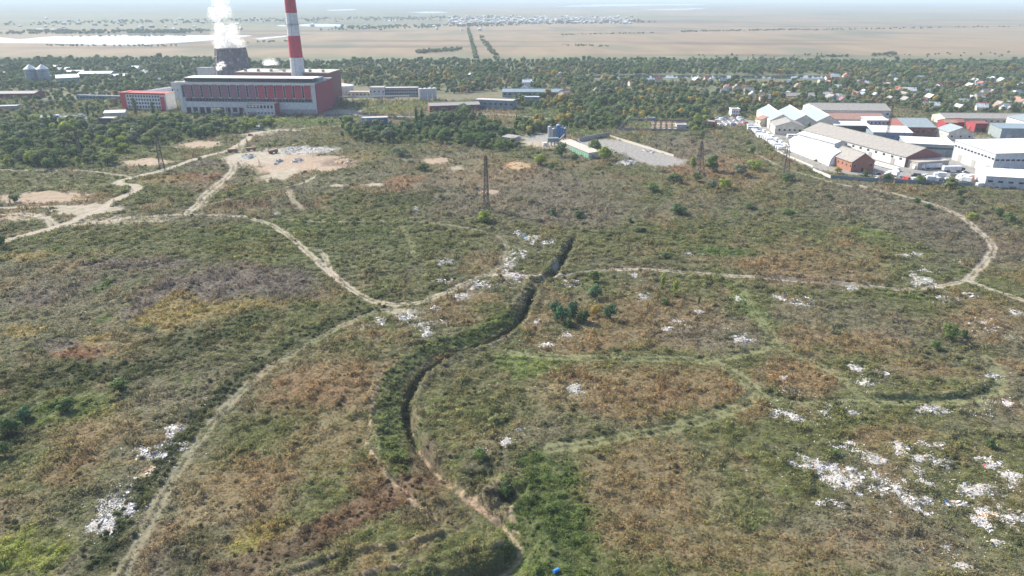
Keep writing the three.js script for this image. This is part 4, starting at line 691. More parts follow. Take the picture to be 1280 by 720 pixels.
// ---------------------------------------------------------------- water
const waterMat = new THREE.MeshPhysicalMaterial({ color: rgb(0.03, 0.05, 0.06), roughness: 0.03, ior: 1.33 });
function water(name, px, y = 0.35) {
  const pts = px.map((p) => spot(...p)), s = new THREE.Shape(new THREE.SplineCurve([...pts, pts[0]].map((p) => new THREE.Vector2(p[0], p[1]))).getPoints(pts.length * 6));
  struct(name, new THREE.ShapeGeometry(s).rotateX(-Math.PI / 2).translate(0, y, 0), waterMat);
}
water('lake', [[-60, 47], [0, 47], [25, 49], [60, 46], [105, 44.5], [150, 43.6], [200, 43.6], [250, 44], [300, 44.2], [314, 45], [285, 48.5], [240, 52.5], [200, 55], [160, 57], [110, 56], [60, 54.5], [0, 54.3], [-60, 55]]);
water('lake', [[318, 48.5], [335, 46.5], [352, 45], [360, 44.4], [357, 46], [340, 48], [325, 49.5]]);
water('pond', [[372, 31.2], [385, 30.2], [410, 30], [430, 31], [427, 33], [400, 33.4], [378, 32.8]]); water('pond', [[345, 32], [352, 31.5], [362, 32], [353, 33]]); water('pond', [[480, 25.5], [495, 25], [496, 26.2], [482, 26.6]]); water('pond', [[408, 12.6], [440, 11.3], [444, 12.4], [415, 13.6]]);
water('pond', [[510, 15.5], [535, 14.6], [560, 15.2], [540, 16.4]]); water('pond', [[690, 8.5], [760, 5.2], [880, 5.0], [860, 6.4], [760, 7.8]]); water('pond', [[800, 11.8], [880, 10.6], [850, 12.2]]);
water('canal', [[740, 95], [800, 94.2], [900, 94.6], [1000, 94.6], [1040, 95], [1042, 98.6], [1000, 98.4], [900, 98.2], [800, 97.8], [745, 97.4]]);

// ---------------------------------------------------------------- vehicles
function profile(pts, width, bevel = 0.06) {
  const g = new THREE.ExtrudeGeometry(new THREE.Shape(pts.map((p) => new THREE.Vector2(...p))), { depth: width - bevel * 2, bevelEnabled: true, bevelSize: bevel, bevelThickness: bevel, bevelSegments: 1 });
  return g.translate(0, 0, -width / 2 + bevel);
}
const wheelGeo = new THREE.CylinderGeometry(0.36, 0.36, 0.26, 14).rotateX(Math.PI / 2), bigWheel = new THREE.CylinderGeometry(0.52, 0.52, 0.34, 14).rotateX(Math.PI / 2), rimGeo = new THREE.CylinderGeometry(0.2, 0.2, 0.28, 10).rotateX(Math.PI / 2);
const paint = { white: mat(0.80, 0.80, 0.79, 0.35), silver: mat(0.42, 0.43, 0.44, 0.35), dark: mat(0.045, 0.05, 0.06, 0.3), blue: mat(0.04, 0.10, 0.30, 0.35), red: mat(0.40, 0.05, 0.035, 0.4), orange: mat(0.60, 0.16, 0.035, 0.5), rusty: mat(0.24, 0.105, 0.07, 0.6), sand: mat(0.45, 0.38, 0.28, 0.5) };
function wheels(g, xs, z, geo, y) { for (const x of xs) for (const s of [-1, 1]) { const w = part('wheel', geo, S.tyre, g); w.position.set(x, y, s * z); part('rim', rimGeo, paint.silver, w); } }
const geoCar = profile([[-2.1, 0.35], [2.1, 0.35], [2.15, 0.75], [1.1, 0.95], [-2.0, 1.0], [-2.15, 0.7]], 1.75), geoCabin = profile([[-1.75, 0.98], [1.0, 0.96], [0.4, 1.45], [-1.3, 1.48]], 1.55), geoVan = profile([[-2.7, 0.4], [2.7, 0.4], [2.75, 1.0], [2.0, 1.25], [1.45, 2.3], [-2.7, 2.35]], 2.0), geoCab = profile([[0, 0.6], [2.1, 0.6], [2.15, 1.5], [1.9, 2.8], [0, 2.9]], 2.4), geoShield = profile([[2.04, 1.27], [2.07, 1.29], [1.56, 2.14], [1.52, 2.12]], 1.7, 0.01), geoBus = profile([[-5, 0.4], [5, 0.4], [5.1, 1.4], [4.8, 2.8], [-5, 2.9]], 2.45);
const builders = {
  car(g, m) { part('body', geoCar, m, g); const c = part('cabin', geoCabin, S.glass, g); part('roof', boxOn(1.5, 0.06, 1.4, -0.45, 1.5, 0), m, c); wheels(g, [-1.35, 1.35], 0.78, wheelGeo, 0.36); },
  van(g, m) { part('body', geoVan, m, g); part('windscreen', geoShield, S.glass, g); for (const s of [-1, 1]) part('side_window', boxOn(0.9, 0.6, 0.04, 1.0, 1.4, s * 1.01), S.glass, g); wheels(g, [-1.7, 1.8], 0.9, wheelGeo, 0.36); },
  truck(g, m) { const c = part('cab', geoCab, m, g); c.position.x = 1.5; part('windscreen', boxOn(0.05, 0.9, 2.0, 2.06, 1.7, 0), S.glass, c); part('cargo_box', meterUV(boxOn(4.9, 2.5, 2.45, -1.15, 1.0, 0)), S.whiteRoof, g); part('chassis', boxOn(6.6, 0.3, 0.9, 0, 0.65, 0), S.black, g); wheels(g, [-2.4, 2.5], 0.95, bigWheel, 0.52); },
  lorry(g, m) { const c = part('cab', geoCab, m, g); c.position.x = 5.4; part('windscreen', boxOn(0.05, 0.9, 2.0, 2.06, 1.7, 0), S.glass, c); part('trailer', meterUV(boxOn(12.4, 2.7, 2.5, -1.2, 1.2, 0)), S.whiteRoof, g); part('chassis', boxOn(13.5, 0.3, 0.9, 0, 0.8, 0), S.black, g); wheels(g, [-5.6, -4.4, -3.2, 3.6, 6.4], 0.98, bigWheel, 0.52); },
  bus(g, m) { part('body', geoBus, m, g); for (const s of [-1, 1]) for (let i = 0; i < 6; i++) part('window', boxOn(1.25, 0.8, 0.04, -3.9 + i * 1.5, 1.5, s * 1.24), S.glass, g); part('windscreen', boxOn(0.05, 1.1, 2.0, 5.0, 1.4, 0), S.glass, g); wheels(g, [-3.2, 3.4], 1.05, bigWheel, 0.52); },
  dumper(g, m) { const c = part('cab', geoCab, m, g); c.position.x = 1.6; part('windscreen', boxOn(0.05, 0.9, 2.0, 2.06, 1.7, 0), S.glass, c); part('skip', profile([[-3.6, 2.6], [-3.2, 1.1], [1.2, 1.1], [1.5, 2.7]], 2.5, 0.05), m, g); part('chassis', boxOn(7, 0.3, 0.9, -0.2, 0.75, 0), S.black, g); wheels(g, [-2.6, -1.4, 2.5], 0.98, bigWheel, 0.52); },
};
const protos = {};
function vehicle(kind, colour, px, py, turn, label, group) {
  const [x, d] = spot(px, py), key = kind + colour, name = { car: 'parked_car', van: 'parked_van', truck: 'box_truck', lorry: 'articulated_lorry', bus: 'parked_bus', dumper: 'dump_truck' }[kind];
  let g;
  if (protos[key]) { g = protos[key].clone(); g.name = numbered(name); scene.add(g); g.userData = {}; } else { g = protos[key] = thing(name, '', '', 0, 0, 0); builders[kind](g, paint[colour]); }
  g.position.set(x, height(x, d), -d); g.rotation.y = turn; tag(g, label, { car: 'car', van: 'van', truck: 'truck', lorry: 'lorry', bus: 'bus', dumper: 'dump truck' }[kind], group);
}
const estateTurn = (A, B) => { const a = spot(...A), b = spot(...B); return Math.atan2(b[1] - a[1], b[0] - a[0]); };
seed = 301;
{
  const along = estateTurn([945, 162], [988, 190]), across = along + Math.PI / 2;
  for (let i = 0; i < 20; i++) { const t = i / 19, k = pick(['van', 'van', 'truck', 'truck', 'bus']); vehicle(k, 'white', lerp(939, 976, t) + rr(-0.6, 0.6), lerp(160, 187, Math.pow(t, 0.9)), across + rr(-0.06, 0.06), 'white ' + { van: 'van', truck: 'box truck', bus: 'bus' }[k] + ' parked nose out in the row along the estate access road', 'vehicles in the row along the access road'); }
  for (let i = 0; i < 7; i++) vehicle('van', 'white', lerp(950, 981, i / 6), lerp(162, 183, i / 6), along, 'white van parked lengthwise on the estate access road', 'vans standing on the access road');
  for (let r = 0; r < 5; r++) for (let i = 0; i < 8; i++) { const c = pick(['white', 'white', 'silver', 'dark', 'white', 'blue', 'red']); vehicle(rnd() < 0.15 ? 'van' : 'car', c, 890 + r * 8.5 + i * 1.6 + rr(-0.5, 0.5), 147 + i * 1.35 + r * 0.4, 0.5 + rr(-0.1, 0.1), c + ' vehicle in the rows of the car park left of the estate', 'vehicles in the estate car park'); }
  const wallTurn = estateTurn([1003, 173], [1130, 209]);
  for (let i = 0; i < 9; i++) vehicle('van', 'white', lerp(1083, 1121, i / 8), lerp(203, 213.5, i / 8), wallTurn, 'white van lined up along the white wall of the longest warehouse', 'vans along the warehouse wall');
  vehicle('bus', 'white', 991, 172, 0.05, 'longer white bus below the grey house', 'buses below the grey house'); vehicle('bus', 'white', 1000, 174.5, 0.05, 'white bus beside the other one, near the narrow shed', 'buses below the grey house');
  vehicle('truck', 'white', 1148, 211.5, Math.PI, 'white box truck with open tail by the end of the longest warehouse'); vehicle('lorry', 'white', 1166, 211, 0.04, 'white articulated lorry, left of the two in the truck yard'); vehicle('lorry', 'dark', 1191, 214.5, 0.04, 'articulated lorry with its dark side towards the field, right of the two'); vehicle('car', 'silver', 1206, 216, 0.2, 'silver car at the right end of the truck yard'); vehicle('van', 'white', 1225, 233, 0.2, 'white van at the wall corner beside the low white annex');
  for (let i = 0; i < 34; i++) { const c = pick(['white', 'white', 'white', 'silver', 'dark', 'red']), k = pick(['car', 'car', 'van', 'truck']), px = rr(1090, 1214), f = (px - 1090) / 124; vehicle(k, k === 'truck' ? 'white' : c, px, lerp(217.5, 222, f) + rr(0, 7), rr(0, 6.28), (k === 'truck' ? 'white box truck' : c + ' ' + k) + ' standing in the crowded yard behind the grey field wall', 'vehicles crowded behind the field wall'); }
  for (const [px, py, c] of [[1088, 218, 'dark'], [1098, 218.5, 'dark']]) vehicle('car', c, px, py, 0.1, px < 1090 ? 'dark car close to the brick house corner' : 'dark car second from the brick house', 'dark cars beside the brick house');
  for (let i = 0; i < 22; i++) { const c = pick(['white', 'white', 'silver', 'blue']); vehicle(rnd() < 0.3 ? 'van' : 'car', c, 40 + i * 3.1 + rr(-1, 1), 149 - i * 0.12 + rr(-1.6, 1.6), rr(-0.3, 0.3), c + ' vehicle in the car park among the trees left of the office block', 'vehicles in the left car park'); }
  for (let i = 0; i < 9; i++) { const c = pick(['white', 'silver', 'white']); vehicle('car', c, 404 + i * 3.6, 147.6 - i * 0.05, 1.5, c + ' car in the row in front of the power station end wall', 'cars before the power station'); }
  vehicle('dumper', 'rusty', 291, 190.5, 0.1, 'rust-red dump truck beside the dirt road, leftmost of three'); vehicle('dumper', 'rusty', 314, 188.5, 0.2, 'rust-red dump truck in the middle of the dirt lot'); vehicle('dumper', 'rusty', 341.5, 191.5, 0.9, 'rust-red dump truck right of the grey gravel heap'); vehicle('car', 'red', 313, 169.5, 0.5, 'small dark red car on the dirt road bend'); vehicle('bus', 'white', 322, 161.5, 0.0, 'white caravan-like bus at the end of the dirt road'); vehicle('truck', 'orange', 1210, 226, 0.3, 'orange truck in the yard beside the low white annex');
}
// ---------------------------------------------------------------- pylons and poles
function pylon(name, label, px, py, h, foot, top, arms, group) {
  const [x, d] = spot(px, py), g = thing(name, label, 'pylon', x, d, 0.35, group), at = (t, sx, sz) => { const w = lerp(foot, top, Math.pow(t, 0.7)) / 2; return [sx * w, t * h, sz * w]; };
  const C = [[-1, -1], [1, -1], [1, 1], [-1, 1]], n = Math.round(h / 3), br = [];
  for (const [sx, sz] of C) { const l = []; for (let i = 0; i < 6; i++) l.push(bar(at(i / 6, sx, sz), at((i + 1) / 6, sx, sz), 0.17)); part('leg', merge(l), S.rust2, g); }
  for (let i = 0; i < n; i++) for (let k = 0; k < 4; k++) { const a = C[k], b = C[(k + 1) % 4], t0 = i / n, t1 = (i + 1) / n; br.push(bar(at(t0, ...a), at(t1, ...b), 0.085), bar(at(t0, ...b), at(t1, ...a), 0.085), bar(at(t1, ...a), at(t1, ...b), 0.085)); }
  const lat = part('lattice', merge(br), S.rust2, g); lat.userData.kind = 'stuff';
  for (const [t, w] of arms) { const cr = part('crossarm', merge([bar([-w, t * h, 0], [w, t * h, 0], 0.16), bar([-w, t * h, 0], [0, t * h + 1.3, 0], 0.09), bar([w, t * h, 0], [0, t * h + 1.3, 0], 0.09)]), S.rust2, g); for (const s of [-1, 1]) part('insulator', new THREE.CylinderGeometry(0.13, 0.13, 1.1, 6).translate(s * (w - 0.2), t * h - 0.6, 0), S.grey, cr); }
  part('peak', bar([0, h - 0.5, 0], [0, h + 1.6, 0], 0.12), S.rust2, g);
  for (const [sx, sz] of C) part('footing', boxOn(0.9, 0.5, 0.9, sx * foot / 2, -0.2, sz * foot / 2), S.concrete, g);
}
S.rust2 = mat(0.075, 0.058, 0.05, 0.75);
pylon('lattice_mast', 'tall slim brown lattice mast in the middle of the field above the yellow-green bush', 608, 263, 30.5, 3.2, 1.0, [[0.93, 1.6], [0.70, 1.3]]);
pylon('power_pylon', 'lattice pylon on splayed legs in front of the membrane hangar', 979, 223, 24, 7, 0.9, [[0.86, 2.6], [0.70, 3.4]]);
pylon('power_pylon', 'lattice pylon on splayed legs between bushes right of the paved yard', 873, 222, 24, 6.5, 0.9, [[0.62, 3.2], [0.86, 1.6]]);
pylon('power_pylon', 'pale twin-legged lattice pylon beside the dirt road on the left', 203, 212, 21, 3.4, 1.6, [[0.8, 3], [0.95, 2]]);
pylon('power_pylon', 'thin lattice pylon in front of the left tree belt', 103, 203, 22, 3.6, 1.0, [[0.8, 2.6], [0.94, 1.6]]);
pylon('lattice_mast', 'dark lattice mast rising behind the longest warehouse roof', 1107, 178, 30, 1.8, 0.9, [[0.95, 1.4]]);
function pole(label, px, py, h, lean = 0) { const [x, d] = spot(px, py), g = thing('utility_pole', label, 'pole', x, d, 0.3); part('post', bar([0, -0.3, 0], [lean, h, 0], 0.2, 8, 0.13), S.rust2, g); part('crossbar', boxOn(2.2, 0.18, 0.18, lean, h - 0.7, 0), S.rust2, g); for (const s of [-0.9, 0, 0.9]) part('insulator', new THREE.CylinderGeometry(0.09, 0.09, 0.35, 6).translate(lean + s, h - 0.35, 0), S.grey, g); }
pole('leaning wooden utility pole near the right edge of the field', 1235, 287, 16, 1.0); pole('utility pole beside the pipe rack right of the power station', 459.5, 139, 14); pole('utility pole in front of the four white storage tanks', 522, 124, 16); pole('short post standing in the brown field left of the splayed pylon', 902, 193, 7); pole('utility pole beside the lawn right of the power station', 496, 134, 9); pole('thin post among bushes below the paved yard', 828, 224, 8);

// ---------------------------------------------------------------- rubbish heaps and mounds
const debrisMat = new THREE.MeshStandardMaterial({ vertexColors: true, roughness: 0.85 });
const DEBRIS = { white: [[0.66, 0.65, 0.62], [0.56, 0.54, 0.51], [0.62, 0.61, 0.60], [0.47, 0.44, 0.40], [0.64, 0.62, 0.59], [0.35, 0.32, 0.28], [0.21, 0.20, 0.19], [0.50, 0.50, 0.53], [0.46, 0.37, 0.29], [0.29, 0.24, 0.18]], blue: [[0.50, 0.50, 0.53], [0.37, 0.37, 0.41], [0.26, 0.26, 0.29], [0.62, 0.61, 0.61], [0.18, 0.17, 0.18], [0.43, 0.41, 0.40], [0.34, 0.29, 0.24]], tan: [[0.55, 0.40, 0.26], [0.46, 0.31, 0.20], [0.62, 0.52, 0.40], [0.35, 0.24, 0.17]], orange: [[0.58, 0.27, 0.10], [0.62, 0.40, 0.22], [0.5, 0.35, 0.3], [0.66, 0.63, 0.6]], pink: [[0.62, 0.48, 0.44], [0.70, 0.62, 0.60], [0.5, 0.36, 0.31], [0.74, 0.73, 0.72]], grey: [[0.36, 0.35, 0.34], [0.46, 0.45, 0.45], [0.28, 0.27, 0.26]] };
function heap(px, py, rx, ry, kind, label, fill = 1, tall = 0.7, name = 'rubbish_heap') {
  const [cx, cd] = spot(px, py), w = Math.max(1, spot(px + rx, py)[0] - cx), l = Math.max(1, (spot(px, py - ry)[1] - spot(px, py + ry)[1]) / 2), g = thing(name, label, name === 'rubbish_heap' ? 'rubbish' : 'heap', cx, cd), y0 = g.position.y;
  seed = Math.floor(px * 13 + py * 7);
  const lie = (x, z) => smooth(1.35, 0.25, Math.hypot(x / w, z / l) + 0.9 * fbm((x + cx) / 7 + 4, (z - cd) / 7, 2)) + 0.75 * fbm((x + cx) / 2.4 + 9, (z - cd) / 2.4, 3);   // how thickly it lies
  const bump = (x, z) => tall * 0.62 * smooth(0.3, 1.1, lie(x, z)) - 0.14;
  const n = 26, pos = [], idx = [];
  for (let j = 0; j <= n; j++) for (let i = 0; i <= n; i++) { const x = (i / n - 0.5) * 2.9 * w, z = (j / n - 0.5) * 2.9 * l; pos.push(x, height(cx + x, cd - z) - y0 + bump(x, z), z); }
  for (let j = 0; j < n; j++) for (let i = 0; i < n; i++) { const a = j * (n + 1) + i; idx.push(a, a + n + 1, a + 1, a + 1, a + n + 1, a + n + 2); }
  const mg = new THREE.BufferGeometry(); mg.setAttribute('position', new THREE.Float32BufferAttribute(pos, 3)); mg.setIndex(idx); mg.computeVertexNormals();
  part('mound', mg, kind === 'tan' || kind === 'orange' ? S.moundTan : S.mound, g);
  const count = Math.min(3200, Math.round(w * l * 3.2 * fill * 12 / Math.max(1, Math.sqrt(w * l) / 6))), list = [], e = new THREE.Euler(), pal = DEBRIS[kind];
  for (let i = 0; i < count; i++) {
    const a = rnd() * 6.28, q = Math.pow(rnd(), 0.6), x = Math.cos(a) * q * w * 1.5, z = Math.sin(a) * q * l * 1.5;
    if (lie(x, z) < rr(0.2, 0.65) && rnd() > 0.03) continue;
    const s = rr(0.10, 0.34) * (rnd() < 0.1 ? 2.2 : 1) * (0.8 + cd / 900), b = rnd() < 0.2 ? new THREE.OctahedronGeometry(s * 0.5, 0).scale(1, rr(0.5, 0.9), rr(0.7, 1.2)) : new THREE.BoxGeometry(s * rr(0.6, 1.7), s * rr(0.06, 0.45), s * rr(0.5, 1.2));
    b.applyMatrix4(new THREE.Matrix4().makeRotationFromEuler(e.set(rr(-0.5, 0.5), rnd() * 6.28, rr(-0.5, 0.5)))).translate(x, height(cx + x, cd - z) - y0 + Math.max(0, bump(x, z)) + s * rr(0.05, 0.3), z);
    const c = pick(pal), v = rr(0.8, 1.12), t = rnd() < 0.025 ? [[0.08, 0.22, 0.5], [0.5, 0.09, 0.07], [0.1, 0.3, 0.2]][Math.floor(rnd() * 3)] : c; list.push(tint(b.index ? b.toNonIndexed() : b, t[0] * v, t[1] * v, t[2] * v));
  }
  if (list.length) part('debris', merge(list), debrisMat, g).userData.kind = 'stuff';
}
S.mound = mat(0.34, 0.32, 0.295, 1); S.moundTan = mat(0.36, 0.26, 0.17, 1);
const HEAPS = [
  [505, 398, 26, 7, 'white', 'broad white rubbish heap at the fork of the dirt tracks'], [475, 402, 11, 5, 'white', 'white rubbish heap just left of the broad one at the track fork'], [456, 409, 10, 5, 'white', 'leftmost white rubbish heap by the track fork'], [531, 408, 13, 7, 'white', 'rubbish heap at the lower right of the broad heap at the fork'], [534, 420, 9, 5, 'blue', 'bluish rubbish pile lowest at the track fork'], [551, 404, 8, 4, 'white', 'small white rubbish pile right of the fork heaps'],
  [548, 388, 9, 5, 'white', 'white rubbish heap under bushes just above the fork'], [575, 371, 15, 6, 'white', 'white rubbish heap below the track towards the gully crossing'], [598, 355, 18, 6, 'white', 'long rubbish heap on the track verge left of the gully crossing'], [553, 351, 13, 5, 'white', 'rubbish pile above the track left of the crossing'], [618, 358, 10, 4, 'white', 'rubbish scatter right of the verge heap'], [558, 327, 12, 5, 'grey', 'pale rubbish scatter in the green field above the track'],
  [638, 330, 12, 12, 'white', 'tall rubbish heap at the gully crossing, upper left'], [648, 318, 14, 6, 'white', 'rubbish heap above the gully crossing'], [645, 347, 10, 5, 'pink', 'pinkish rubbish on the crossing itself'], [668, 300, 14, 7, 'white', 'rubbish heap in the grass left of the straight gully'], [684, 303, 12, 6, 'white', 'rubbish heap nearest to the straight gully, upper'], [693, 329, 13, 5, 'grey', 'grey rubbish heap left of the straight gully, lower'], [650, 292, 8, 4, 'white', 'uppermost small rubbish pile by the straight gully'], [715, 352, 14, 6, 'pink', 'pinkish rubbish patch right of the gully below the track'],
  [237, 521, 6, 6, 'white', 'topmost small rubbish pile along the left track'], [219, 538, 17, 11, 'white', 'white rubbish heap beside the left track, second from the top', 1.6], [190, 567, 25, 7, 'white', 'long white rubbish heap spreading left from the left track', 1.6], [206, 557, 14, 9, 'blue', 'bluish rubbish above the tan heap on the left', 1.6], [184, 591, 13, 9, 'tan', 'tan sand and wood heap beside the left track'], [164, 602, 14, 11, 'blue', 'grey-blue rubbish left of the tan heap', 1.6], [149, 620, 13, 12, 'blue', 'grey-blue rubbish heap midway down the left track', 1.6], [160, 640, 15, 13, 'blue', 'bluish rubbish heap close to the lower left track', 1.6], [130, 654, 22, 13, 'blue', 'bluish rubbish heap lowest on the left, farther from the track'], [135, 664, 12, 6, 'white', 'white edge of rubbish at the lowest left heap'],
  [1028, 583, 40, 13, 'blue', 'large grey rubbish field at lower right, its upper left end', 1], [1062, 598, 38, 15, 'white', 'large rubbish field at lower right, its middle'], [1100, 613, 30, 9, 'white', 'bright white rubbish strip below the middle of the large rubbish field'], [1150, 625, 30, 8, 'white', 'thin white rubbish strip right of the bright one'], [1148, 573, 20, 7, 'white', 'white rubbish heap with blue scraps above the large rubbish field'], [1130, 563, 14, 7, 'pink', 'pinkish rubbish heap above the one with blue scraps'], [1092, 575, 12, 6, 'grey', 'grey rubbish pile in grass right of the large rubbish field'], [1062, 554, 10, 4, 'pink', 'small pink rubbish pile above the large rubbish field'],
  [1180, 580, 18, 8, 'grey', 'grey rubbish patch at right between the two white heaps'], [1236, 580, 24, 10, 'white', 'white rubbish heap below the lone dark bush at right'], [1262, 595, 20, 12, 'white', 'rubbish heap cut by the right edge'], [1220, 612, 30, 10, 'white', 'white rubbish band above the orange heap'], [1228, 645, 22, 9, 'orange', 'orange brick rubble heap at lower right'], [1266, 645, 22, 18, 'white', 'large white rubbish heap right of the orange heap'], [1195, 632, 20, 8, 'white', 'white rubbish left of the orange heap'], [1185, 684, 12, 6, 'blue', 'dark rubbish pile below the orange heap'], [1245, 678, 12, 6, 'white', 'white rubbish pile in grass below the large white heap'], [1205, 708, 18, 7, 'grey', 'grey slab pile at the bottom right'],
  [975, 517, 26, 8, 'white', 'white rubbish heap below the grass track fork at right'], [1000, 521, 10, 5, 'white', 'white rubbish pile at the right end of the heap below the fork'], [1032, 516, 10, 7, 'white', 'rubbish pile standing alone below the grass loop'], [1066, 516, 12, 4, 'grey', 'grey rubbish pile below the grass loop, right of the lone one'], [1000, 376, 16, 6, 'white', 'white rubbish patch right of the bright green strip'], [975, 369, 10, 5, 'grey', 'grey rubbish scatter left of the white patch'], [1065, 362, 12, 5, 'grey', 'grey rubbish pile under the long dirt track at right'], [1153, 350, 18, 9, 'white', 'tall rubbish heap left of the right-hand track junction'], [1160, 338, 11, 4, 'white', 'white rubbish streak above the heap at the right-hand junction'], [1128, 320, 14, 4, 'white', 'white rubbish streak in the upper right field'], [1150, 318, 10, 3, 'white', 'smaller rubbish streak right of the other in the upper right field'], [1200, 327, 8, 3, 'pink', 'small pinkish pile left of the right-hand track'],
  [1185, 376, 18, 6, 'white', 'white rubbish patch below the right-hand junction'], [1212, 369, 10, 4, 'white', 'small white rubbish patch just under the right-hand track'], [1270, 391, 14, 4, 'white', 'white rubbish patch at the right edge below the track'], [1238, 409, 22, 9, 'white', 'large white rubbish heap right of the green bush'], [1270, 424, 10, 5, 'white', 'white rubbish tail below the heap right of the green bush'], [1068, 459, 12, 6, 'white', 'rubbish heap on the grass track, upper'], [1086, 478, 12, 6, 'white', 'rubbish heap on the grass track, lower'], [1103, 466, 8, 4, 'white', 'small rubbish pile right of the two on the grass track'], [985, 487, 9, 5, 'white', 'rubbish pile in the dry grass island between grass tracks'], [977, 473, 8, 4, 'pink', 'pinkish pile on the dry grass island'], [1240, 470, 12, 5, 'grey', 'grey rubbish near the end of the grass loop'],
  [922, 374, 9, 3.5, 'white', 'bright white rubbish patch on the bright green strip'], [849, 401, 10, 3.5, 'white', 'white rubbish patch in the middle of the round dry plot'], [834, 410, 9, 3.5, 'white', 'second white patch in the round dry plot'], [806, 371, 12, 5, 'grey', 'rubbish pile below the two columnar trees'], [792, 345, 6, 3, 'white', 'small white pile just below the long track'], [875, 391, 9, 3, 'grey', 'grey pile by the thin tree in the round dry plot'], [930, 424, 16, 8, 'grey', 'grey rubbish at the right end of the round dry plot'], [685, 432, 14, 4, 'white', 'white pile beside the dark bushes near the gully'], [672, 402, 8, 4, 'blue', 'bluish pile between the gully and the dark bushes'], [710, 419, 8, 4, 'blue', 'bluish pile under the dark bushes'],
  [720, 487, 18, 7, 'grey', 'pale rubbish patch in the dry grass left of the grass track'], [632, 552, 11, 7, 'white', 'white rubbish pile in the scrub inside the gully bend'], [601, 560, 5, 4, 'white', 'small white pile left of the one in the gully bend'], [648, 536, 9, 4, 'white', 'white pile above the one in the gully bend'], [1250, 505, 20, 6, 'pink', 'pinkish rubbish at the right edge below the grass loop'], [1160, 512, 30, 6, 'grey', 'grey rubbish patch under the grass loop'], [862, 317, 6, 3, 'white', 'small white pile left of the emerald strip'], [520, 262, 5, 3, 'white', 'small white pile in the upper green field'], [345, 268, 7, 3, 'white', 'small white pile by the track at upper left'],
  [545, 250, 7, 3, 'grey', 'grey pile left of the slim mast'],
];
for (const [px, py, rx, ry, kind, label, fill] of HEAPS) heap(px, py, rx, ry, kind, label, fill ?? 1);
for (const [px, py, rx, ry, kind, label, tall] of [[310, 196, 9, 3.5, 'grey', 'long grey gravel heap beside the dump trucks', 2.4], [346, 203, 6, 3, 'grey', 'rounded grey gravel heap on the dirt lot', 2.6], [372, 201, 7, 2.6, 'grey', 'dark gravel heap right of the rounded one', 2.6], [395, 188, 28, 4, 'white', 'field of pale broken slabs behind the dirt lot', 1.2], [365, 187, 14, 3.5, 'grey', 'grey rubble at the left end of the slab field', 1.4], [430, 203, 14, 3, 'tan', 'brown earth bank at the right end of the dirt lot', 2.4], [785, 204, 14, 3, 'grey', 'dark spoil heap at the front of the paved yard', 2.2], [812, 189, 8, 2, 'grey', 'low grey spoil strip on the paved yard', 1.4], [648, 207, 10, 3, 'tan', 'orange sand heap in the field below the concrete works', 1.6]]) heap(px, py, rx, ry, kind, label, 0.6, tall, 'spoil_heap');
{
  const [x, d] = spot(695, 717), g = thing('blue_barrel', 'bright blue plastic barrel lying in the grass at the bottom edge', 'barrel', x, d, 0.6);
  part('body', new THREE.CylinderGeometry(0.38, 0.38, 1.25, 18).rotateZ(Math.PI / 2).translate(0, 0.6, 0), mat(0.03, 0.22, 0.62, 0.4), g); for (const k of [-0.35, 0.35]) part('hoop', new THREE.TorusGeometry(0.385, 0.04, 6, 18).rotateY(Math.PI / 2).translate(k, 0.6, 0), mat(0.03, 0.2, 0.55, 0.4), g);
}

// loose litter blown about the heaps
{
  const list = []; seed = 1001;
  const drop = (x, d) => list.push([x, d]);
  for (const [px, py, rx, ry] of HEAPS) { const [cx, cd] = spot(px, py), w = spot(px + rx, py)[0] - cx, l = (spot(px, py - ry)[1] - spot(px, py + ry)[1]) / 2; for (let k = 0; k < 26 + w * l * 0.25; k++) { const a = rnd() * 6.28, q = 0.6 + 2.4 * Math.pow(rnd(), 1.7); drop(cx + Math.cos(a) * q * (w + 1), cd + Math.sin(a) * q * (l + 1)); } }
  for (const [px, py, rx, ry, n, thr] of [[1150, 600, 170, 62, 40000, 0.10], [1230, 640, 80, 44, 22000, 0.02], [880, 410, 90, 40, 5000, 0.28], [1120, 505, 160, 26, 9000, 0.25], [1190, 370, 110, 40, 6000, 0.28], [660, 320, 60, 34, 5000, 0.16], [1010, 378, 60, 14, 2000, 0.2], [180, 595, 50, 75, 12000, 0.14], [390, 188, 60, 6, 5000, 0.05], [700, 480, 120, 40, 3000, 0.33]]) {
    const [cx, cd] = spot(px, py), w = spot(px + rx, py)[0] - cx, l = (spot(px, py - ry)[1] - spot(px, py + ry)[1]) / 2;
    for (let k = 0; k < n; k++) { const a = rnd() * 6.28, q = Math.sqrt(rnd()), x = cx + Math.cos(a) * q * w, d = cd + Math.sin(a) * q * l; if (fbm(x / 8 + 50, d / 8, 4) + 0.25 * fbm(x / 25, d / 25 + 60, 2) > thr + 0.2 * q * q + rr(0, 0.18)) drop(x, d); }
  }
  const im = new THREE.InstancedMesh(new THREE.BoxGeometry(1, 0.25, 0.7), mat(1, 1, 1, 0.85), list.length), m = new THREE.Matrix4(), q = new THREE.Quaternion(), e = new THREE.Euler(); im.name = 'scattered_litter'; tag(im, 'loose pale litter blown about the rubbish heaps', 'litter', null, 'stuff');
  list.forEach(([x, d], i) => { const s = rr(0.1, 0.36) * (0.75 + d / 700), c = pick(DEBRIS[rnd() < 0.75 ? 'white' : 'blue']); m.compose(new THREE.Vector3(x, height(x, d) + 0.12 + s * 0.25, -d), q.setFromEuler(e.set(rr(-0.5, 0.5), rnd() * 6, rr(-0.5, 0.5))), new THREE.Vector3(s, s, s)); im.setMatrixAt(i, m); im.setColorAt(i, rgb(...c)); });
  im.castShadow = im.receiveShadow = true; scene.add(im); console.log('litter', list.length);
}

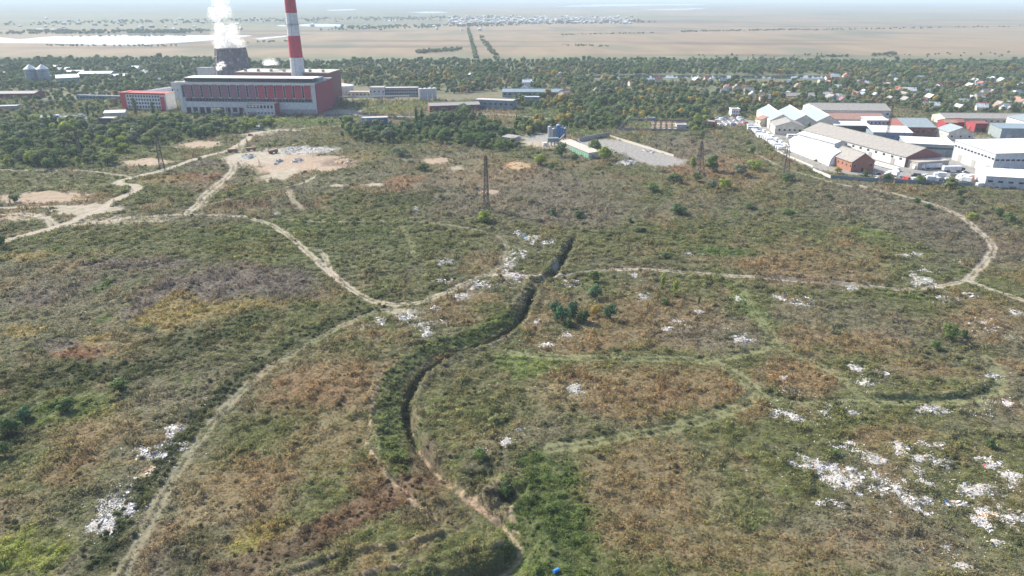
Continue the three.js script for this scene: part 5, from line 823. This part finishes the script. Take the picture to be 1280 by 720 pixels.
// ---------------------------------------------------------------- ground cover: grass tufts and weeds
function clump(n, radius, tall, size, up, seedling) {               // up: 1 blades of grass, 0 spread leaves
  seed = seedling;
  const p = [], nn = [];
  for (let i = 0; i < n; i++) {
    const a = rnd() * 6.2832, q = Math.sqrt(rnd()) * radius, x = Math.cos(a) * q, z = Math.sin(a) * q, top = tall * (1 - 0.7 * (q / radius) ** 2) * rr(0.55, 1.1), b = rnd() * 6.2832, w = size * rr(0.55, 1);
    const t = rnd() < up ? rr(0.7, 1.2) : rr(-0.25, 0.45);             // how steeply the blade or leaf stands
    const A = new THREE.Vector3(x, Math.max(0.01, top - Math.sin(t) * w * (rnd() < up ? 1.6 : 1)), z), dir = new THREE.Vector3(Math.cos(b) * Math.cos(t), Math.sin(t), Math.sin(b) * Math.cos(t)), side = new THREE.Vector3(-Math.sin(b), rr(-0.3, 0.3), Math.cos(b));
    const B = A.clone().addScaledVector(dir, w * 1.5).addScaledVector(side, w * 0.45), C = A.clone().addScaledVector(dir, w * 1.3).addScaledVector(side, -w * 0.45);
    const N = B.clone().sub(A).cross(C.clone().sub(A)).normalize(); if (N.y < 0) N.negate();
    N.multiplyScalar(0.7).add(new THREE.Vector3(x / radius * 0.4, 0.8, z / radius * 0.4)).normalize();
    for (const v of [A, B, C]) { p.push(v.x, v.y, v.z); nn.push(N.x, N.y, N.z); }
  }
  const g = new THREE.BufferGeometry();
  g.setAttribute('position', new THREE.Float32BufferAttribute(p, 3)); g.setAttribute('normal', new THREE.Float32BufferAttribute(nn, 3));
  return g;
}
const leafy = (extra = {}) => new THREE.MeshPhysicalMaterial({ color: 0xffffff, roughness: 0.95, specularIntensity: 0.2, transmission: 0.45, thickness: 0, side: THREE.DoubleSide, ...extra });
{
  const kinds = [['grass_tufts', clump(18, 0.6, 0.5, 0.26, 0.6, 11), []], ['dry_weeds', clump(22, 0.75, 0.5, 0.3, 0.35, 12), []], ['low_weeds', clump(24, 0.8, 0.4, 0.36, 0.12, 13), []]];
  const m = new THREE.Matrix4(), q = new THREE.Quaternion(), e = new THREE.Euler(), v = new THREE.Vector3(), s = new THREE.Vector3();
  seed = 21;
  const sow = (d0, d1, spacing, big) => {
    for (let d = d0; d < d1;) {
      const step = spacing(d);
      const half = Math.min(d < 430 ? 326 : 890, d * 0.80 + 34);
      for (let x = -half; x < half; x += step) {
        const X = x + rr(-0.6, 0.6) * step, D = d + rr(-0.6, 0.6) * step;
        if (D < 86) continue;
        const [F, k] = fieldAt(X, D), bare = F.bare[k];
        if (rnd() < bare * 1.15) continue;
        const lump = fbm(X / 3.4 + 5, D / 3.4, 2) + 0.35 * pn(X / 11, D / 11);   // growth stands in lumps with lower grass between
        if (lump < -0.12 && rnd() < 0.3) continue;
        const c = [F.col[k * 3], F.col[k * 3 + 1], F.col[k * 3 + 2]], warm = c[0] / c[1];
        const kind = rnd() < 0.25 ? Math.floor(rnd() * 3) : warm > 1.25 ? (rnd() < 0.6 ? 0 : 1) : warm > 1.05 ? 1 : 2;
        const j = 1.36 * Math.exp(rr(-0.58, 0.52)), h = rr(-0.13, 0.13), size = step * big * Math.exp(rr(-0.5, 0.55)) * (0.85 + 0.5 * clamp(lump, -0.4, 0.8)), tall = size * clamp(F.tall[k], 0.4, 2.0) * rr(0.8, 1.8) * (0.7 + 2.4 * clamp(lump, 0, 0.7));
        kinds[kind][2].push(X, height(X, D) - 0.04, -D, size, tall, rnd() * 6.28, c[0] * j * (1 + h), c[1] * j, c[2] * j * (1 - h));
      }
      d += step;
    }
  };
  sow(98, 430, (d) => 0.32 + d * 0.0015, 1.3);
  sow(430, 830, (d) => 0.9 + (d - 430) * 0.0035, 1.05);
  for (const [name, geo, list] of kinds) {
    const n = list.length / 9, im = new THREE.InstancedMesh(geo, leafy(), n);
    im.name = name; im.castShadow = im.receiveShadow = true;
    for (let i = 0; i < n; i++) {
      const o = i * 9;
      m.compose(v.set(list[o], list[o + 1], list[o + 2]), q.setFromEuler(e.set(rr(-0.15, 0.15), list[o + 5], rr(-0.15, 0.15))), s.set(list[o + 3], list[o + 4], list[o + 3]));
      im.setMatrixAt(i, m); im.setColorAt(i, rgb(Math.min(1, list[o + 6]), Math.min(1, list[o + 7]), Math.max(0, list[o + 8])));
    }
    tag(im, { grass_tufts: 'upright tufts of dry and green grass all over the wasteland', dry_weeds: 'brown and grey dead weeds standing among the grass', low_weeds: 'low leafy green weeds matting the wasteland' }[name], name.replace('_', ' ').split(' ')[1] === 'tufts' ? 'grass' : 'weeds', null, 'stuff');
    scene.add(im);
    console.log(name, n);
  }
}

// ---------------------------------------------------------------- trees and bushes
function crownGeo(sd, lobes, leaves, leaf, stretch) {
  seed = sd; const L = [], p = [], nr = [];
  for (let i = 0; i < lobes; i++) { const a = rnd() * 6.28, q = Math.sqrt(rnd()) * 0.58, y = rr(-0.5, 0.62); L.push([Math.cos(a) * q * (1 - 0.5 * Math.abs(y)), y, Math.sin(a) * q * (1 - 0.5 * Math.abs(y)), rr(0.28, 0.5)]); }
  for (let i = 0; i < leaves; i++) {
    const o = L[i % lobes], v = new THREE.Vector3(rr(-1, 1), rr(-0.75, 1), rr(-1, 1)).normalize(), k = o[3] * Math.pow(rr(0.35, 1), 0.5), c = new THREE.Vector3(o[0], o[1], o[2]).addScaledVector(v, k);
    const out = v.clone().addScaledVector(new THREE.Vector3(rr(-1, 1), rr(-0.6, 1), rr(-1, 1)), 0.75).normalize(), a = new THREE.Vector3(rr(-1, 1), rr(-1, 1), rr(-1, 1)).cross(out).normalize(), b = out.clone().cross(a).normalize(), s = leaf * rr(0.6, 1.2);
    const A = c.clone().addScaledVector(a, s), B = c.clone().addScaledVector(a, -s * 0.6).addScaledVector(b, s * 0.7), D = c.clone().addScaledVector(a, -s * 0.5).addScaledVector(b, -s * 0.7);
    const N = v.clone().multiplyScalar(0.8).add(c.clone().multiplyScalar(0.4)).add(out.clone().multiplyScalar(0.6)).normalize();
    for (const w of [A, B, D]) { p.push(w.x, w.y * stretch, w.z); nr.push(N.x, N.y, N.z); }
  }
  const g = new THREE.BufferGeometry(); g.setAttribute('position', new THREE.Float32BufferAttribute(p, 3)); g.setAttribute('normal', new THREE.Float32BufferAttribute(nr, 3)); return g;
}
function trunkGeo(sd, h, r, limbs) {
  seed = sd; const list = [bar([0, -0.2, 0], [rr(-0.1, 0.1), h, rr(-0.1, 0.1)], r, 7, r * 0.55)];
  for (let i = 0; i < limbs; i++) { const a = i / limbs * 6.28 + rr(-0.4, 0.4), y = h * rr(0.6, 0.98); list.push(bar([0, y, 0], [Math.cos(a) * 1.9, y + rr(1.2, 2.2), Math.sin(a) * 1.9], r * 0.45, 5, r * 0.2)); }
  return merge(list);
}
// unit trees: crown radius about 1 at height 0, later scaled
const CROWN = { round: [51, 52, 53, 54].map((s) => crownGeo(s, 13, 620, 0.16, 0.95)), tall: [61, 62].map((s) => crownGeo(s, 12, 560, 0.15, 1.25)), column: [71].map((s) => crownGeo(s, 12, 420, 0.15, 2.6)), bush: [81, 82, 83].map((s) => crownGeo(s, 12, 620, 0.13, 0.7)) };
const TRUNK = [trunkGeo(41, 3, 0.24, 4), trunkGeo(42, 3, 0.2, 3)];
const GREENS = { deep: [0.084, 0.136, 0.046], mid: [0.122, 0.182, 0.052], soft: [0.168, 0.201, 0.075], sage: [0.162, 0.193, 0.111], yellow: [0.376, 0.298, 0.072], lime: [0.246, 0.298, 0.052], brown: [0.240, 0.188, 0.094], rusty: [0.293, 0.173, 0.091], emerald: [0.072, 0.150, 0.072] };
const LEAF = {}; for (const k in GREENS) LEAF[k] = leafy({ color: rgb(...GREENS[k]) });
const bark = mat(0.13, 0.10, 0.075, 1);
const treeProto = {};
function plant(name, category, kind, tone, x, d, r, h, label, group) {   // r: crown radius, h: full height
  const v = Math.floor(rnd() * CROWN[kind].length), key = name + kind + tone + v; let g;
  const lift = kind === 'bush' ? 0.0 : 0.10;
  if (treeProto[key]) { g = treeProto[key].clone(); g.name = numbered(name); scene.add(g); g.userData = {}; } else { g = treeProto[key] = thing(name, '', '', 0, 0, 0); part('trunk', TRUNK[v % 2], bark, g); part('crown', CROWN[kind][v], LEAF[tone], g); }
  g.position.set(x, height(x, d), -d); g.rotation.y = rnd() * 6.28;
  const crown = g.children.find((c) => c.name.startsWith('crown')), trunk = g.children.find((c) => c.name.startsWith('trunk')), half = { round: 0.9, tall: 1.2, column: 2.5, bush: 0.68 }[kind], hy = h * (1 - lift) / (2 * half);
  crown.scale.set(r, hy, r); crown.position.y = h * lift + hy * half; trunk.scale.set(r / 3.2, h * 0.5 / 3, r / 3.2);
  tag(g, label, category, group); return g;
}
function toPhoto(x, d) { const t = d * cP + EYE * sP, v = (EYE * cP - d * sP) / t; return [640 + FOCAL * x / t, 360 + FOCAL * v]; }
const CLEAR = [[[935, 150], [1000, 136], [1130, 137], [1180, 150], [1300, 150], [1300, 236], [1010, 214], [960, 190]], [[228, 150], [222, 118], [440, 116], [520, 128], [440, 150]], [[668, 180], [700, 160], [770, 166], [850, 200], [740, 202]], [[784, 150], [862, 152], [864, 166], [772, 165]], [[884, 146], [945, 142], [950, 162], [900, 160]], [[400, 122], [520, 124], [525, 146], [400, 150]], [[430, 148], [520, 150], [500, 158], [440, 160]], [[640, 138], [700, 138], [700, 152], [640, 156]], [[740, 93.6], [1050, 94], [1052, 102.5], [740, 101]], [[795, 94], [835, 94], [835, 105], [795, 105]], [[930, 94], [1034, 94], [1034, 107], [930, 106]], [[36, 143], [112, 143], [112, 152], [36, 153]], [[872, 112], [912, 113], [912, 118], [872, 118]], [[1140, 146], [1280, 140], [1280, 152], [1150, 150]]];
const grown = [];
seed = 501;
for (let d = 480; d < 1700;) {
  const step = 5.2 + d * 0.0012, half = d * 0.80 + 60;
  for (let x = -half; x < half; x += step) {
    const X = x + rr(-0.5, 0.5) * step, D = d + rr(-0.5, 0.5) * step, [px, py] = toPhoto(X, D);
    const w = WOODS.find((o) => inside(o[0], px, py)); if (!w) continue;
    const gap = fbm(X / 40 + 3, D / 40, 2);
    if (rnd() > w[1] * (0.72 + 0.7 * gap) * (1500 > D ? 1 : 0.8) || built(X, D, 2) || CLEAR.some((c) => inside(c, px, py))) continue;
    const h = rr(...w[2]) * (0.85 + 0.4 * fbm(X / 60, D / 60 + 9, 2)) * (rnd() < 0.08 ? 1.35 : 1), tonePatch = Math.floor(clamp(0.5 + 0.9 * fbm(X / 70 + 20, D / 70, 2) + rr(-0.22, 0.22), 0, 0.999) * w[3].length);
    grown.push({ x: X, d: D, h, r: h * rr(0.46, 0.66), tone: w[3][tonePatch], what: w[4], kind: rnd() < 0.03 ? 'column' : rnd() < 0.3 ? 'tall' : 'round', px, py });
  }
  d += step;
}
// rows of trees far out on the plain: [from, to in the photograph, how many, spread in metres, height]
for (const [A, B, n, spread, h] of [[[585, 36], [597, 82], 260, 9, 6], [[600, 45], [628, 82], 90, 22, 5], [[524, 66], [575, 62], 120, 40, 6], [[850, 40], [1010, 37], 160, 30, 5], [[700, 44], [830, 41], 70, 20, 4], [[1000, 38], [1285, 33], 130, 40, 5], [[760, 58], [700, 56], 60, 30, 3], [[1090, 70], [1120, 68], 26, 12, 6], [[1010, 72], [1060, 71], 24, 12, 5], [[0, 41], [280, 40], 500, 120, 8], [[60, 57], [220, 58], 60, 20, 4], [[280, 54], [360, 52], 30, 20, 4], [[420, 36], [640, 31], 300, 160, 8], [[640, 30], [800, 27], 220, 160, 8], [[0, 30], [640, 22], 500, 300, 9], [[850, 72], [1285, 68], 60, 60, 4]]) {
  const a = spot(...A), b = spot(...B);
  for (let i = 0; i < n; i++) { const t = rnd(), X = lerp(a[0], b[0], t) + rr(-1, 1) * spread * 0.3, D = lerp(a[1], b[1], t) + rr(-1, 1) * spread; if (fbm(t * 9 + A[0], 1, 2) < -0.2) continue; const hh = h * rr(0.6, 1.2); grown.push({ x: X, d: D, h: hh, r: hh * rr(0.6, 0.9), tone: pick(['mid', 'sage', 'soft']), what: 'tree', kind: 'round', px: 0, py: 0 }); }
}
grown.sort((a, b) => a.d - b.d);
const TONEWORD = { deep: 'dark green', mid: 'mid green', soft: 'dull green', sage: 'grey-green', yellow: 'yellowing', lime: 'light green', brown: 'brownish', rusty: 'rust-brown', emerald: 'blue-green' };
const seen = grown.filter((t) => t.px > -6 && t.px < 1286), single = new Set(seen.slice(0, 300));
seed = 601;
for (const t of single) {
  if (t.kind === 'column') { t.r *= 0.45; t.h *= 1.3; }
  const shape = { round: 'rounded', tall: 'upright', column: 'columnar' }[t.kind];
  const span = t.px < 340 ? t.px / 340 : t.px < 660 ? (t.px - 425) / 235 : (t.px - 660) / 225, side = ['left end', 'left part', 'middle', 'right part', 'right end'][Math.floor(clamp(span, 0, 0.99) * 5)], rows = t.py > 190 ? 'lowest rows' : t.py > 180 ? 'lower rows' : t.py > 168 ? 'middle rows' : 'upper rows';
  const label = TONEWORD[t.tone] + ' ' + shape + ' ' + t.what.replace(' below the office block', ' below office block').replace('the wood behind the', 'wood behind') + ', ' + side + ', ' + rows;
  plant('deciduous_tree', 'tree', t.kind, t.tone, t.x, t.d, t.r, t.h, label, label.replace(' tree ', ' trees '));
}
{
  const rest = grown.filter((t) => !single.has(t)), wood = new THREE.Group(); wood.name = 'distant_woodland'; tag(wood, 'distant mass of trees beyond the nearer belts and round the settlement', 'woodland', null, 'stuff'); scene.add(wood);
  const m = new THREE.Matrix4(), q = new THREE.Quaternion(), Y = new THREE.Vector3(0, 1, 0);
  for (const kind of ['round', 'tall', 'column']) CROWN[kind].slice(0, 3).forEach((geo, v, all) => {
    const list = rest.filter((t, i) => t.kind === kind && i % all.length === v), im = new THREE.InstancedMesh(geo, leafy(), list.length), half = { round: 0.9, tall: 1.2, column: 2.5 }[kind];
    im.name = 'tree_crowns'; im.userData.kind = 'stuff'; im.castShadow = true;
    list.forEach((t, i) => { const r = kind === 'column' ? t.r * 0.45 : t.r, hy = t.h * 0.95 / (2 * half); m.compose(new THREE.Vector3(t.x, t.h * 0.05 + hy * half, -t.d), q.setFromAxisAngle(Y, rnd() * 6.28), new THREE.Vector3(r, hy, r)); im.setMatrixAt(i, m); const c = GREENS[t.tone], j = rr(0.8, 1.25); im.setColorAt(i, rgb(c[0] * j, c[1] * j, c[2] * j)); });
    wood.add(im);
  });
  console.log('trees', single.size, rest.length);
}
// single trees and bushes on the wasteland: [x, y of the foot, width and height in the photograph, shape, tone, label]
const LONE = [
  [702, 402, 26, 22, 'bush', 'emerald', 'largest dark green bush in the clump right of the gully'], [717, 398, 24, 24, 'bush', 'emerald', 'dark green bush at the middle of the clump right of the gully'], [729, 402, 20, 18, 'bush', 'deep', 'dark bush at the right of the clump near the gully'], [693, 392, 20, 18, 'bush', 'emerald', 'leftmost dark green bush of the clump right of the gully'], [709, 408, 18, 12, 'bush', 'deep', 'low dark bush at the front of the clump right of the gully'], [745, 393, 16, 14, 'bush', 'yellow', 'yellowing bush beside the dark green clump'], [744, 372, 22, 17, 'bush', 'emerald', 'dark green bush above the clump, below the track'], [763, 398, 22, 20, 'bush', 'emerald', 'lone blue-green bush right of the dark clump'], [742, 352, 18, 14, 'bush', 'mid', 'green bush just below the long dirt track'],
  [828, 364, 9, 22, 'column', 'lime', 'left of the two narrow columnar trees in the round dry plot'], [843, 371, 10, 22, 'column', 'lime', 'right of the two narrow columnar trees in the round dry plot'], [873, 385, 5, 15, 'column', 'mid', 'thin columnar sapling right of the two columnar trees'], [831, 381, 14, 8, 'bush', 'deep', 'low dark bush under the columnar trees'],
  [606, 277, 22, 14, 'bush', 'lime', 'bright yellow-green bush below the slim lattice mast'], [848, 268, 30, 13, 'bush', 'deep', 'wide dark bush above the faint diagonal track'], [816, 240, 22, 11, 'bush', 'mid', 'bush in the row below the paved yard, left'], [842, 228, 26, 11, 'bush', 'deep', 'dark bush in the row below the paved yard, right'], [866, 214, 12, 18, 'tall', 'lime', 'light green tree touching the splayed pylon on its left'], [890, 214, 24, 20, 'round', 'mid', 'green tree right of the splayed pylon'], [870, 227, 18, 12, 'bush', 'mid', 'bush at the foot of the splayed pylon'], [905, 237, 24, 14, 'bush', 'lime', 'light bush below the tree beside the splayed pylon'], [890, 236, 20, 12, 'bush', 'sage', 'grey-green bush left of the light one below the pylon'], [927, 220, 26, 16, 'bush', 'sage', 'large grey-green bush midway between the two splayed pylons'], [943, 212, 24, 12, 'bush', 'lime', 'light bush behind the grey-green one between the pylons'], [985, 226, 26, 9, 'bush', 'mid', 'bush at the foot of the pylon before the hangar'], [940, 192, 12, 9, 'bush', 'mid', 'round bush on the path left of the hangar'], [935, 182, 8, 7, 'bush', 'deep', 'small dark bush above the round one left of the hangar'],
  [744, 192, 20, 18, 'bush', 'mid', 'green bush at the end of the green-doored workshop'], [756, 200, 24, 17, 'bush', 'lime', 'light green bush in front of the paved yard'], [702, 196, 20, 18, 'bush', 'mid', 'bush in front of the white workshop wall'], [718, 201, 12, 9, 'bush', 'deep', 'low dark bush below the workshop'], [676, 207, 20, 14, 'bush', 'lime', 'yellow-green bush right of the orange sand heap'], [690, 212, 14, 9, 'bush', 'mid', 'small bush beside the yellow-green one by the sand heap'], [625, 188, 20, 12, 'bush', 'mid', 'bush below the thicket, left of the field centre'], [500, 195, 24, 11, 'bush', 'sage', 'grey-green bush on the upper field edge'], [530, 213, 20, 9, 'bush', 'deep', 'dark bush left of the small bare patch'],
  [1186, 425, 26, 22, 'bush', 'mid', 'green bush with yellow crown left of the large white rubbish heap'], [1205, 422, 16, 10, 'bush', 'deep', 'small dark bush right of the green bush with yellow crown'], [1168, 438, 16, 13, 'bush', 'mid', 'round green bush below the one with yellow crown'], [1236, 560, 16, 14, 'bush', 'deep', 'lone dark bush above the white rubbish at right'], [1201, 247, 14, 10, 'round', 'deep', 'dark round tree in the upper right field'], [1201, 256, 12, 7, 'bush', 'deep', 'low dark bush below the dark round tree'], [1187, 236, 22, 14, 'round', 'soft', 'dull green tree in front of the field wall'], [1215, 276, 16, 10, 'bush', 'lime', 'yellow-green bush left of the leaning pole'], [1262, 277, 20, 12, 'bush', 'mid', 'bush right of the leaning pole'], [1248, 270, 14, 10, 'bush', 'deep', 'dark bush beside the leaning pole'], [1108, 227, 16, 12, 'round', 'mid', 'tree at the field wall near the brick house'], [1150, 229, 18, 10, 'bush', 'mid', 'bush on the field wall below the lorries'], [1082, 222, 10, 9, 'bush', 'deep', 'bush at the brick house corner'], [1046, 217, 12, 9, 'round', 'yellow', 'yellow-brown tree against the brick house'],
  [1160, 262, 14, 7, 'bush', 'deep', 'dark bush beside the right-hand track bend'], [1145, 254, 12, 6, 'bush', 'deep', 'dark bush above the right-hand track'], [1035, 248, 14, 6, 'bush', 'deep', 'dark bush in the upper field right of the pylon'], [938, 261, 22, 7, 'bush', 'deep', 'flat dark bush in the upper field below the pylons'], [985, 268, 20, 6, 'bush', 'deep', 'flat dark bush beside the bright green spot'], [788, 278, 12, 6, 'bush', 'deep', 'small dark bush right of the straight gully top'], [800, 289, 20, 6, 'bush', 'deep', 'low dark bush near the emerald strip'], [692, 270, 14, 9, 'bush', 'emerald', 'dark green bush above the straight gully'], [724, 272, 22, 8, 'bush', 'deep', 'wide dark bush at the top of the straight gully'], [832, 322, 14, 7, 'bush', 'deep', 'dark bush left of the small white pile'],
  [18, 252, 14, 10, 'bush', 'deep', 'dark bush at the far left above the track fork'], [4, 309, 16, 16, 'bush', 'deep', 'dark bush cut by the left edge'], [287, 247, 8, 9, 'bush', 'deep', 'small dark bush in the green field at upper left'], [117, 328, 12, 7, 'bush', 'lime', 'small yellow-green bush in the left field'], [14, 540, 34, 22, 'bush', 'deep', 'large dark bush at the left edge'], [30, 522, 26, 16, 'bush', 'emerald', 'dark green bush behind the large one at the left edge'], [85, 512, 30, 16, 'bush', 'deep', 'dark bush in the scrub belt at left'], [150, 487, 30, 14, 'bush', 'mid', 'green bush in the scrub belt above the rubbish'], [6, 570, 24, 20, 'bush', 'deep', 'dark bush lower at the left edge'], [600, 575, 26, 16, 'bush', 'mid', 'green bush inside the gully bend'], [632, 612, 26, 22, 'bush', 'deep', 'dark bush in the pit beside the gully'], [690, 640, 20, 12, 'bush', 'mid', 'low green bush in the dense green strip'],
  [521, 160, 6, 26, 'column', 'deep', 'left of the twin dark poplars behind the blue shed'], [527.5, 160, 6, 25, 'column', 'deep', 'right of the twin dark poplars behind the blue shed'], [112, 153, 6, 24, 'column', 'deep', 'dark conifer left of the office block'], [67, 155, 6, 14, 'column', 'deep', 'dark conifer in the left car park, right one'], [59, 158, 8, 16, 'column', 'deep', 'dark conifer in the left car park, left one'], [171, 148, 8, 24, 'round', 'sage', 'tall tree in front of the office block, left'], [193, 146, 7, 18, 'round', 'deep', 'dark tree in front of the office block, right'], [1006, 171, 14, 12, 'round', 'mid', 'dark tree between the three-gabled hall and the longest warehouse'], [1010, 165, 5, 12, 'column', 'deep', 'narrow tree at the right corner of the three-gabled hall'], [1104, 172, 12, 10, 'round', 'sage', 'tree below the dark lattice mast'], [1034, 160, 8, 10, 'round', 'soft', 'dull green tree at the left end of the red-fronted shed'], [1126, 160, 10, 9, 'round', 'soft', 'tree left of the brown brick hall'],
];
seed = 701;
for (const [px, py, w, h, kind, tone, label] of LONE) {
  const [x, d] = spot(px, py), sc = Math.hypot(d * cP + EYE * sP) / FOCAL, hh = h * sc * 1.06;
  plant(kind === 'bush' ? 'shrub' : kind === 'column' ? 'columnar_tree' : 'field_tree', kind === 'bush' ? 'bush' : 'tree', kind, tone, x, d, w * sc * 0.52, hh, label);
}
// scrub: low woody growth along banks and through the weeds
{
  const geo = CROWN.bush, lists = geo.map(() => []); seed = 801;
  const put = (x, d, s) => { const [F, k] = fieldAt(x, d); if (F.bare[k] > 0.35) return; lists[Math.floor(rnd() * 3)].push([x, d, s * rr(0.6, 1.3), F.col[k * 3], F.col[k * 3 + 1], F.col[k * 3 + 2]]); };
  for (const [px, hw, what] of BANDS) if (what === 'dark' || what === 'green' || what === 'brown') { const c = curve(px, 10); for (let i = 0; i + 1 < c.length; i++) { const L = Math.hypot(c[i + 1][0] - c[i][0], c[i + 1][1] - c[i][1]); for (let k = 0; k < L * hw * 0.3; k++) { const t = rnd(); put(lerp(c[i][0], c[i + 1][0], t) + rr(-1, 1) * hw, lerp(c[i][1], c[i + 1][1], t) + rr(-1, 1) * hw, what === 'brown' ? 0.6 : 0.85); } } }
  for (const [px, py, rx, ry, what, amount] of PATCHES) if (['dark', 'green', 'mauve', 'olive', 'brown'].includes(what)) { const [cx, cd] = spot(px, py), w = spot(px + rx, py)[0] - cx, l = (spot(px, py - ry)[1] - spot(px, py + ry)[1]) / 2; for (let k = 0; k < Math.min(900, w * l * (what === 'dark' || what === 'green' ? 0.2 : 0.04) * amount); k++) { const a = rnd() * 6.28, q = Math.sqrt(rnd()); put(cx + Math.cos(a) * q * w, cd + Math.sin(a) * q * l, (0.7 + cd / 900) * (what === 'dark' ? 1.1 : 0.85)); } }
  for (let k = 0; k < 60000; k++) { const d = 98 + 500 * Math.pow(rnd(), 0.75), x = rr(-1, 1) * (d * 0.82 + 34); if (fbm(x / 9 + 2, d / 9, 3) > 0.16 + 0.2 * rnd() && Math.abs(x) < 880) put(x, d, (0.34 + d / 900) * Math.exp(rr(-0.3, 0.75))); }
  const scrub = new THREE.Group(); scrub.name = 'scrub'; tag(scrub, 'low dark woody scrub along the gully banks and through the weeds', 'scrub', null, 'stuff'); scene.add(scrub);
  const m = new THREE.Matrix4(), q = new THREE.Quaternion(), Y = new THREE.Vector3(0, 1, 0);
  lists.forEach((list, v) => {
    const im = new THREE.InstancedMesh(geo[v], leafy(), list.length); im.name = 'scrub_bushes'; im.userData.kind = 'stuff'; im.castShadow = im.receiveShadow = true;
    list.forEach(([x, d, s, r, g, b], i) => { m.compose(new THREE.Vector3(x, height(x, d) + s * 0.42, -d), q.setFromAxisAngle(Y, rnd() * 6.28), new THREE.Vector3(s, s * rr(0.6, 1.05), s)); im.setMatrixAt(i, m); const j = 1.3 * Math.exp(rr(-0.25, 0.45)); im.setColorAt(i, rgb(r * j, g * j, b * j)); });
    scrub.add(im); console.log('scrub', list.length);
  });
}
// ---------------------------------------------------------------- houses of the settlement
{
  const styles = [['white', 'metal', 'pale grey roof'], ['cream', 'rustRoof', 'red-brown roof'], ['cream', 'asbestos', 'beige roof'], ['brick', 'metal', 'pale roof and brick walls'], ['white', 'redRoof', 'red roof'], ['white', 'steelBlue', 'blue-grey roof'], ['tan', 'slate', 'dark roof']], protoH = {};
  seed = 901; const placed = [];
  const house = (px, py, si, where, big = 1) => {
    const [x, d] = spot(px, py); if (built(x, d, 6)) return;
    const [wm, rm, text] = styles[si]; let g;
    if (protoH[si]) { g = protoH[si].clone(); g.name = numbered('village_house'); scene.add(g); g.userData = {}; } else {
      g = protoH[si] = thing('village_house', '', '', 0, 0);
      const sh = new THREE.Shape([new THREE.Vector2(-4, 0), new THREE.Vector2(4, 0), new THREE.Vector2(4, 4.2), new THREE.Vector2(0, 7.4), new THREE.Vector2(-4, 4.2)]);
      part('wall', meterUV(new THREE.ExtrudeGeometry(sh, { depth: 10, bevelEnabled: false }).rotateY(Math.PI / 2).translate(-5, 0, 0)), S[wm], g);
      for (const s of [-1, 1]) { const r = part('roof_slope', meterUV(new THREE.BoxGeometry(11, 0.25, 5.6).rotateX(s * 0.675).translate(0, 5.95, s * 2.1)), S[rm], g); if (s > 0) part('chimney', boxOn(0.7, 1.6, 0.7, 2.5, 6.6, 0.9), S.brick, r); }
      for (const k of [-3, 0, 3]) part(k ? 'window' : 'door', k ? boxOn(1.3, 1.4, 0.12, k, 1.5, 4.02) : boxOn(1.1, 2.2, 0.12, 0, 0.1, 4.02), k ? S.glass : S.rust, g);
    }
    g.position.set(x, 0, -d); g.rotation.y = pick([0, 0.2, -0.25, 1.4, 1.7]) + rr(-0.1, 0.1); g.scale.setScalar(big * rr(0.72, 0.98)); placed.push([x, d]);
    const row = py > 124 ? ', nearest rows' : py > 114 ? ', near rows' : py > 106 ? ', middle rows' : ', farthest rows', side = px > 1200 ? ' at the right edge' : px > 1110 ? ' right of the long beige shed' : px > 1020 ? ' behind the long beige shed' : where;
    tag(g, ('house with ' + text + ' ' + side + row).replace(/ +/g, ' '), 'house', ('houses with ' + text + ' ' + side + row).replace(/ +/g, ' '));
  };
  const R = 'above the three-gabled hall', C = 'in the middle of the far trees', Lf = 'in the trees left of the power station';
  for (let i = 0; i < 96; i++) { const px = rr(1030, 1285), py = 96 + Math.pow(rnd(), 0.9) * 44; if (py > 134 && px < 1150) continue; house(px, py, pick([0, 0, 0, 1, 2, 3, 4, 5, 6, 2]), R, rr(0.9, 1.2)); }
  for (let i = 0; i < 26; i++) house(rr(900, 1040), rr(102, 126), pick([0, 1, 2, 4, 5, 0]), R);
  for (const [px, py, s] of [[812, 106, 0], [822, 104, 4], [790, 107, 1], [884, 102, 4], [888, 104, 0], [870, 104, 3], [700, 98, 0], [663, 106, 0], [655, 116, 0], [588, 98, 0], [745, 118, 2], [920, 114, 6], [940, 122, 0], [935, 118, 6], [955, 128, 2]]) house(px, py, s, C, 1.25);
  for (let i = 0; i < 16; i++) house(rr(0, 200), rr(86, 104), pick([0, 0, 2, 5]), Lf); 
  // very far villages: pale specks only
  const geo = mergeGeometries([boxOn(10, 5, 9, 0, 0, 0), new THREE.ConeGeometry(7, 3, 4).rotateY(0.785).translate(0, 6.5, 0)].map((g) => g.toNonIndexed())), far = [];
  for (let i = 0; i < 300; i++) { const px = rr(560, 790), py = rr(21, 30) ; far.push(spot(px, py)); } for (let i = 0; i < 70; i++) far.push(spot(rr(0, 640), rr(24, 40)));
  const im = new THREE.InstancedMesh(geo, S.white, far.length); im.name = 'distant_village'; tag(im, 'pale specks of far villages near the horizon', 'village', null, 'stuff'); const m = new THREE.Matrix4();
  far.forEach(([x, d], i) => { m.compose(new THREE.Vector3(x, 0, -d), new THREE.Quaternion().setFromAxisAngle(new THREE.Vector3(0, 1, 0), rr(0, 6)), new THREE.Vector3(1, 1, 1).multiplyScalar(rr(0.8, 1.6))); im.setMatrixAt(i, m); im.setColorAt(i, rgb(1, 1, 1).multiplyScalar(rr(0.4, 1))); }); scene.add(im);
}

renderer.render(scene, camera);
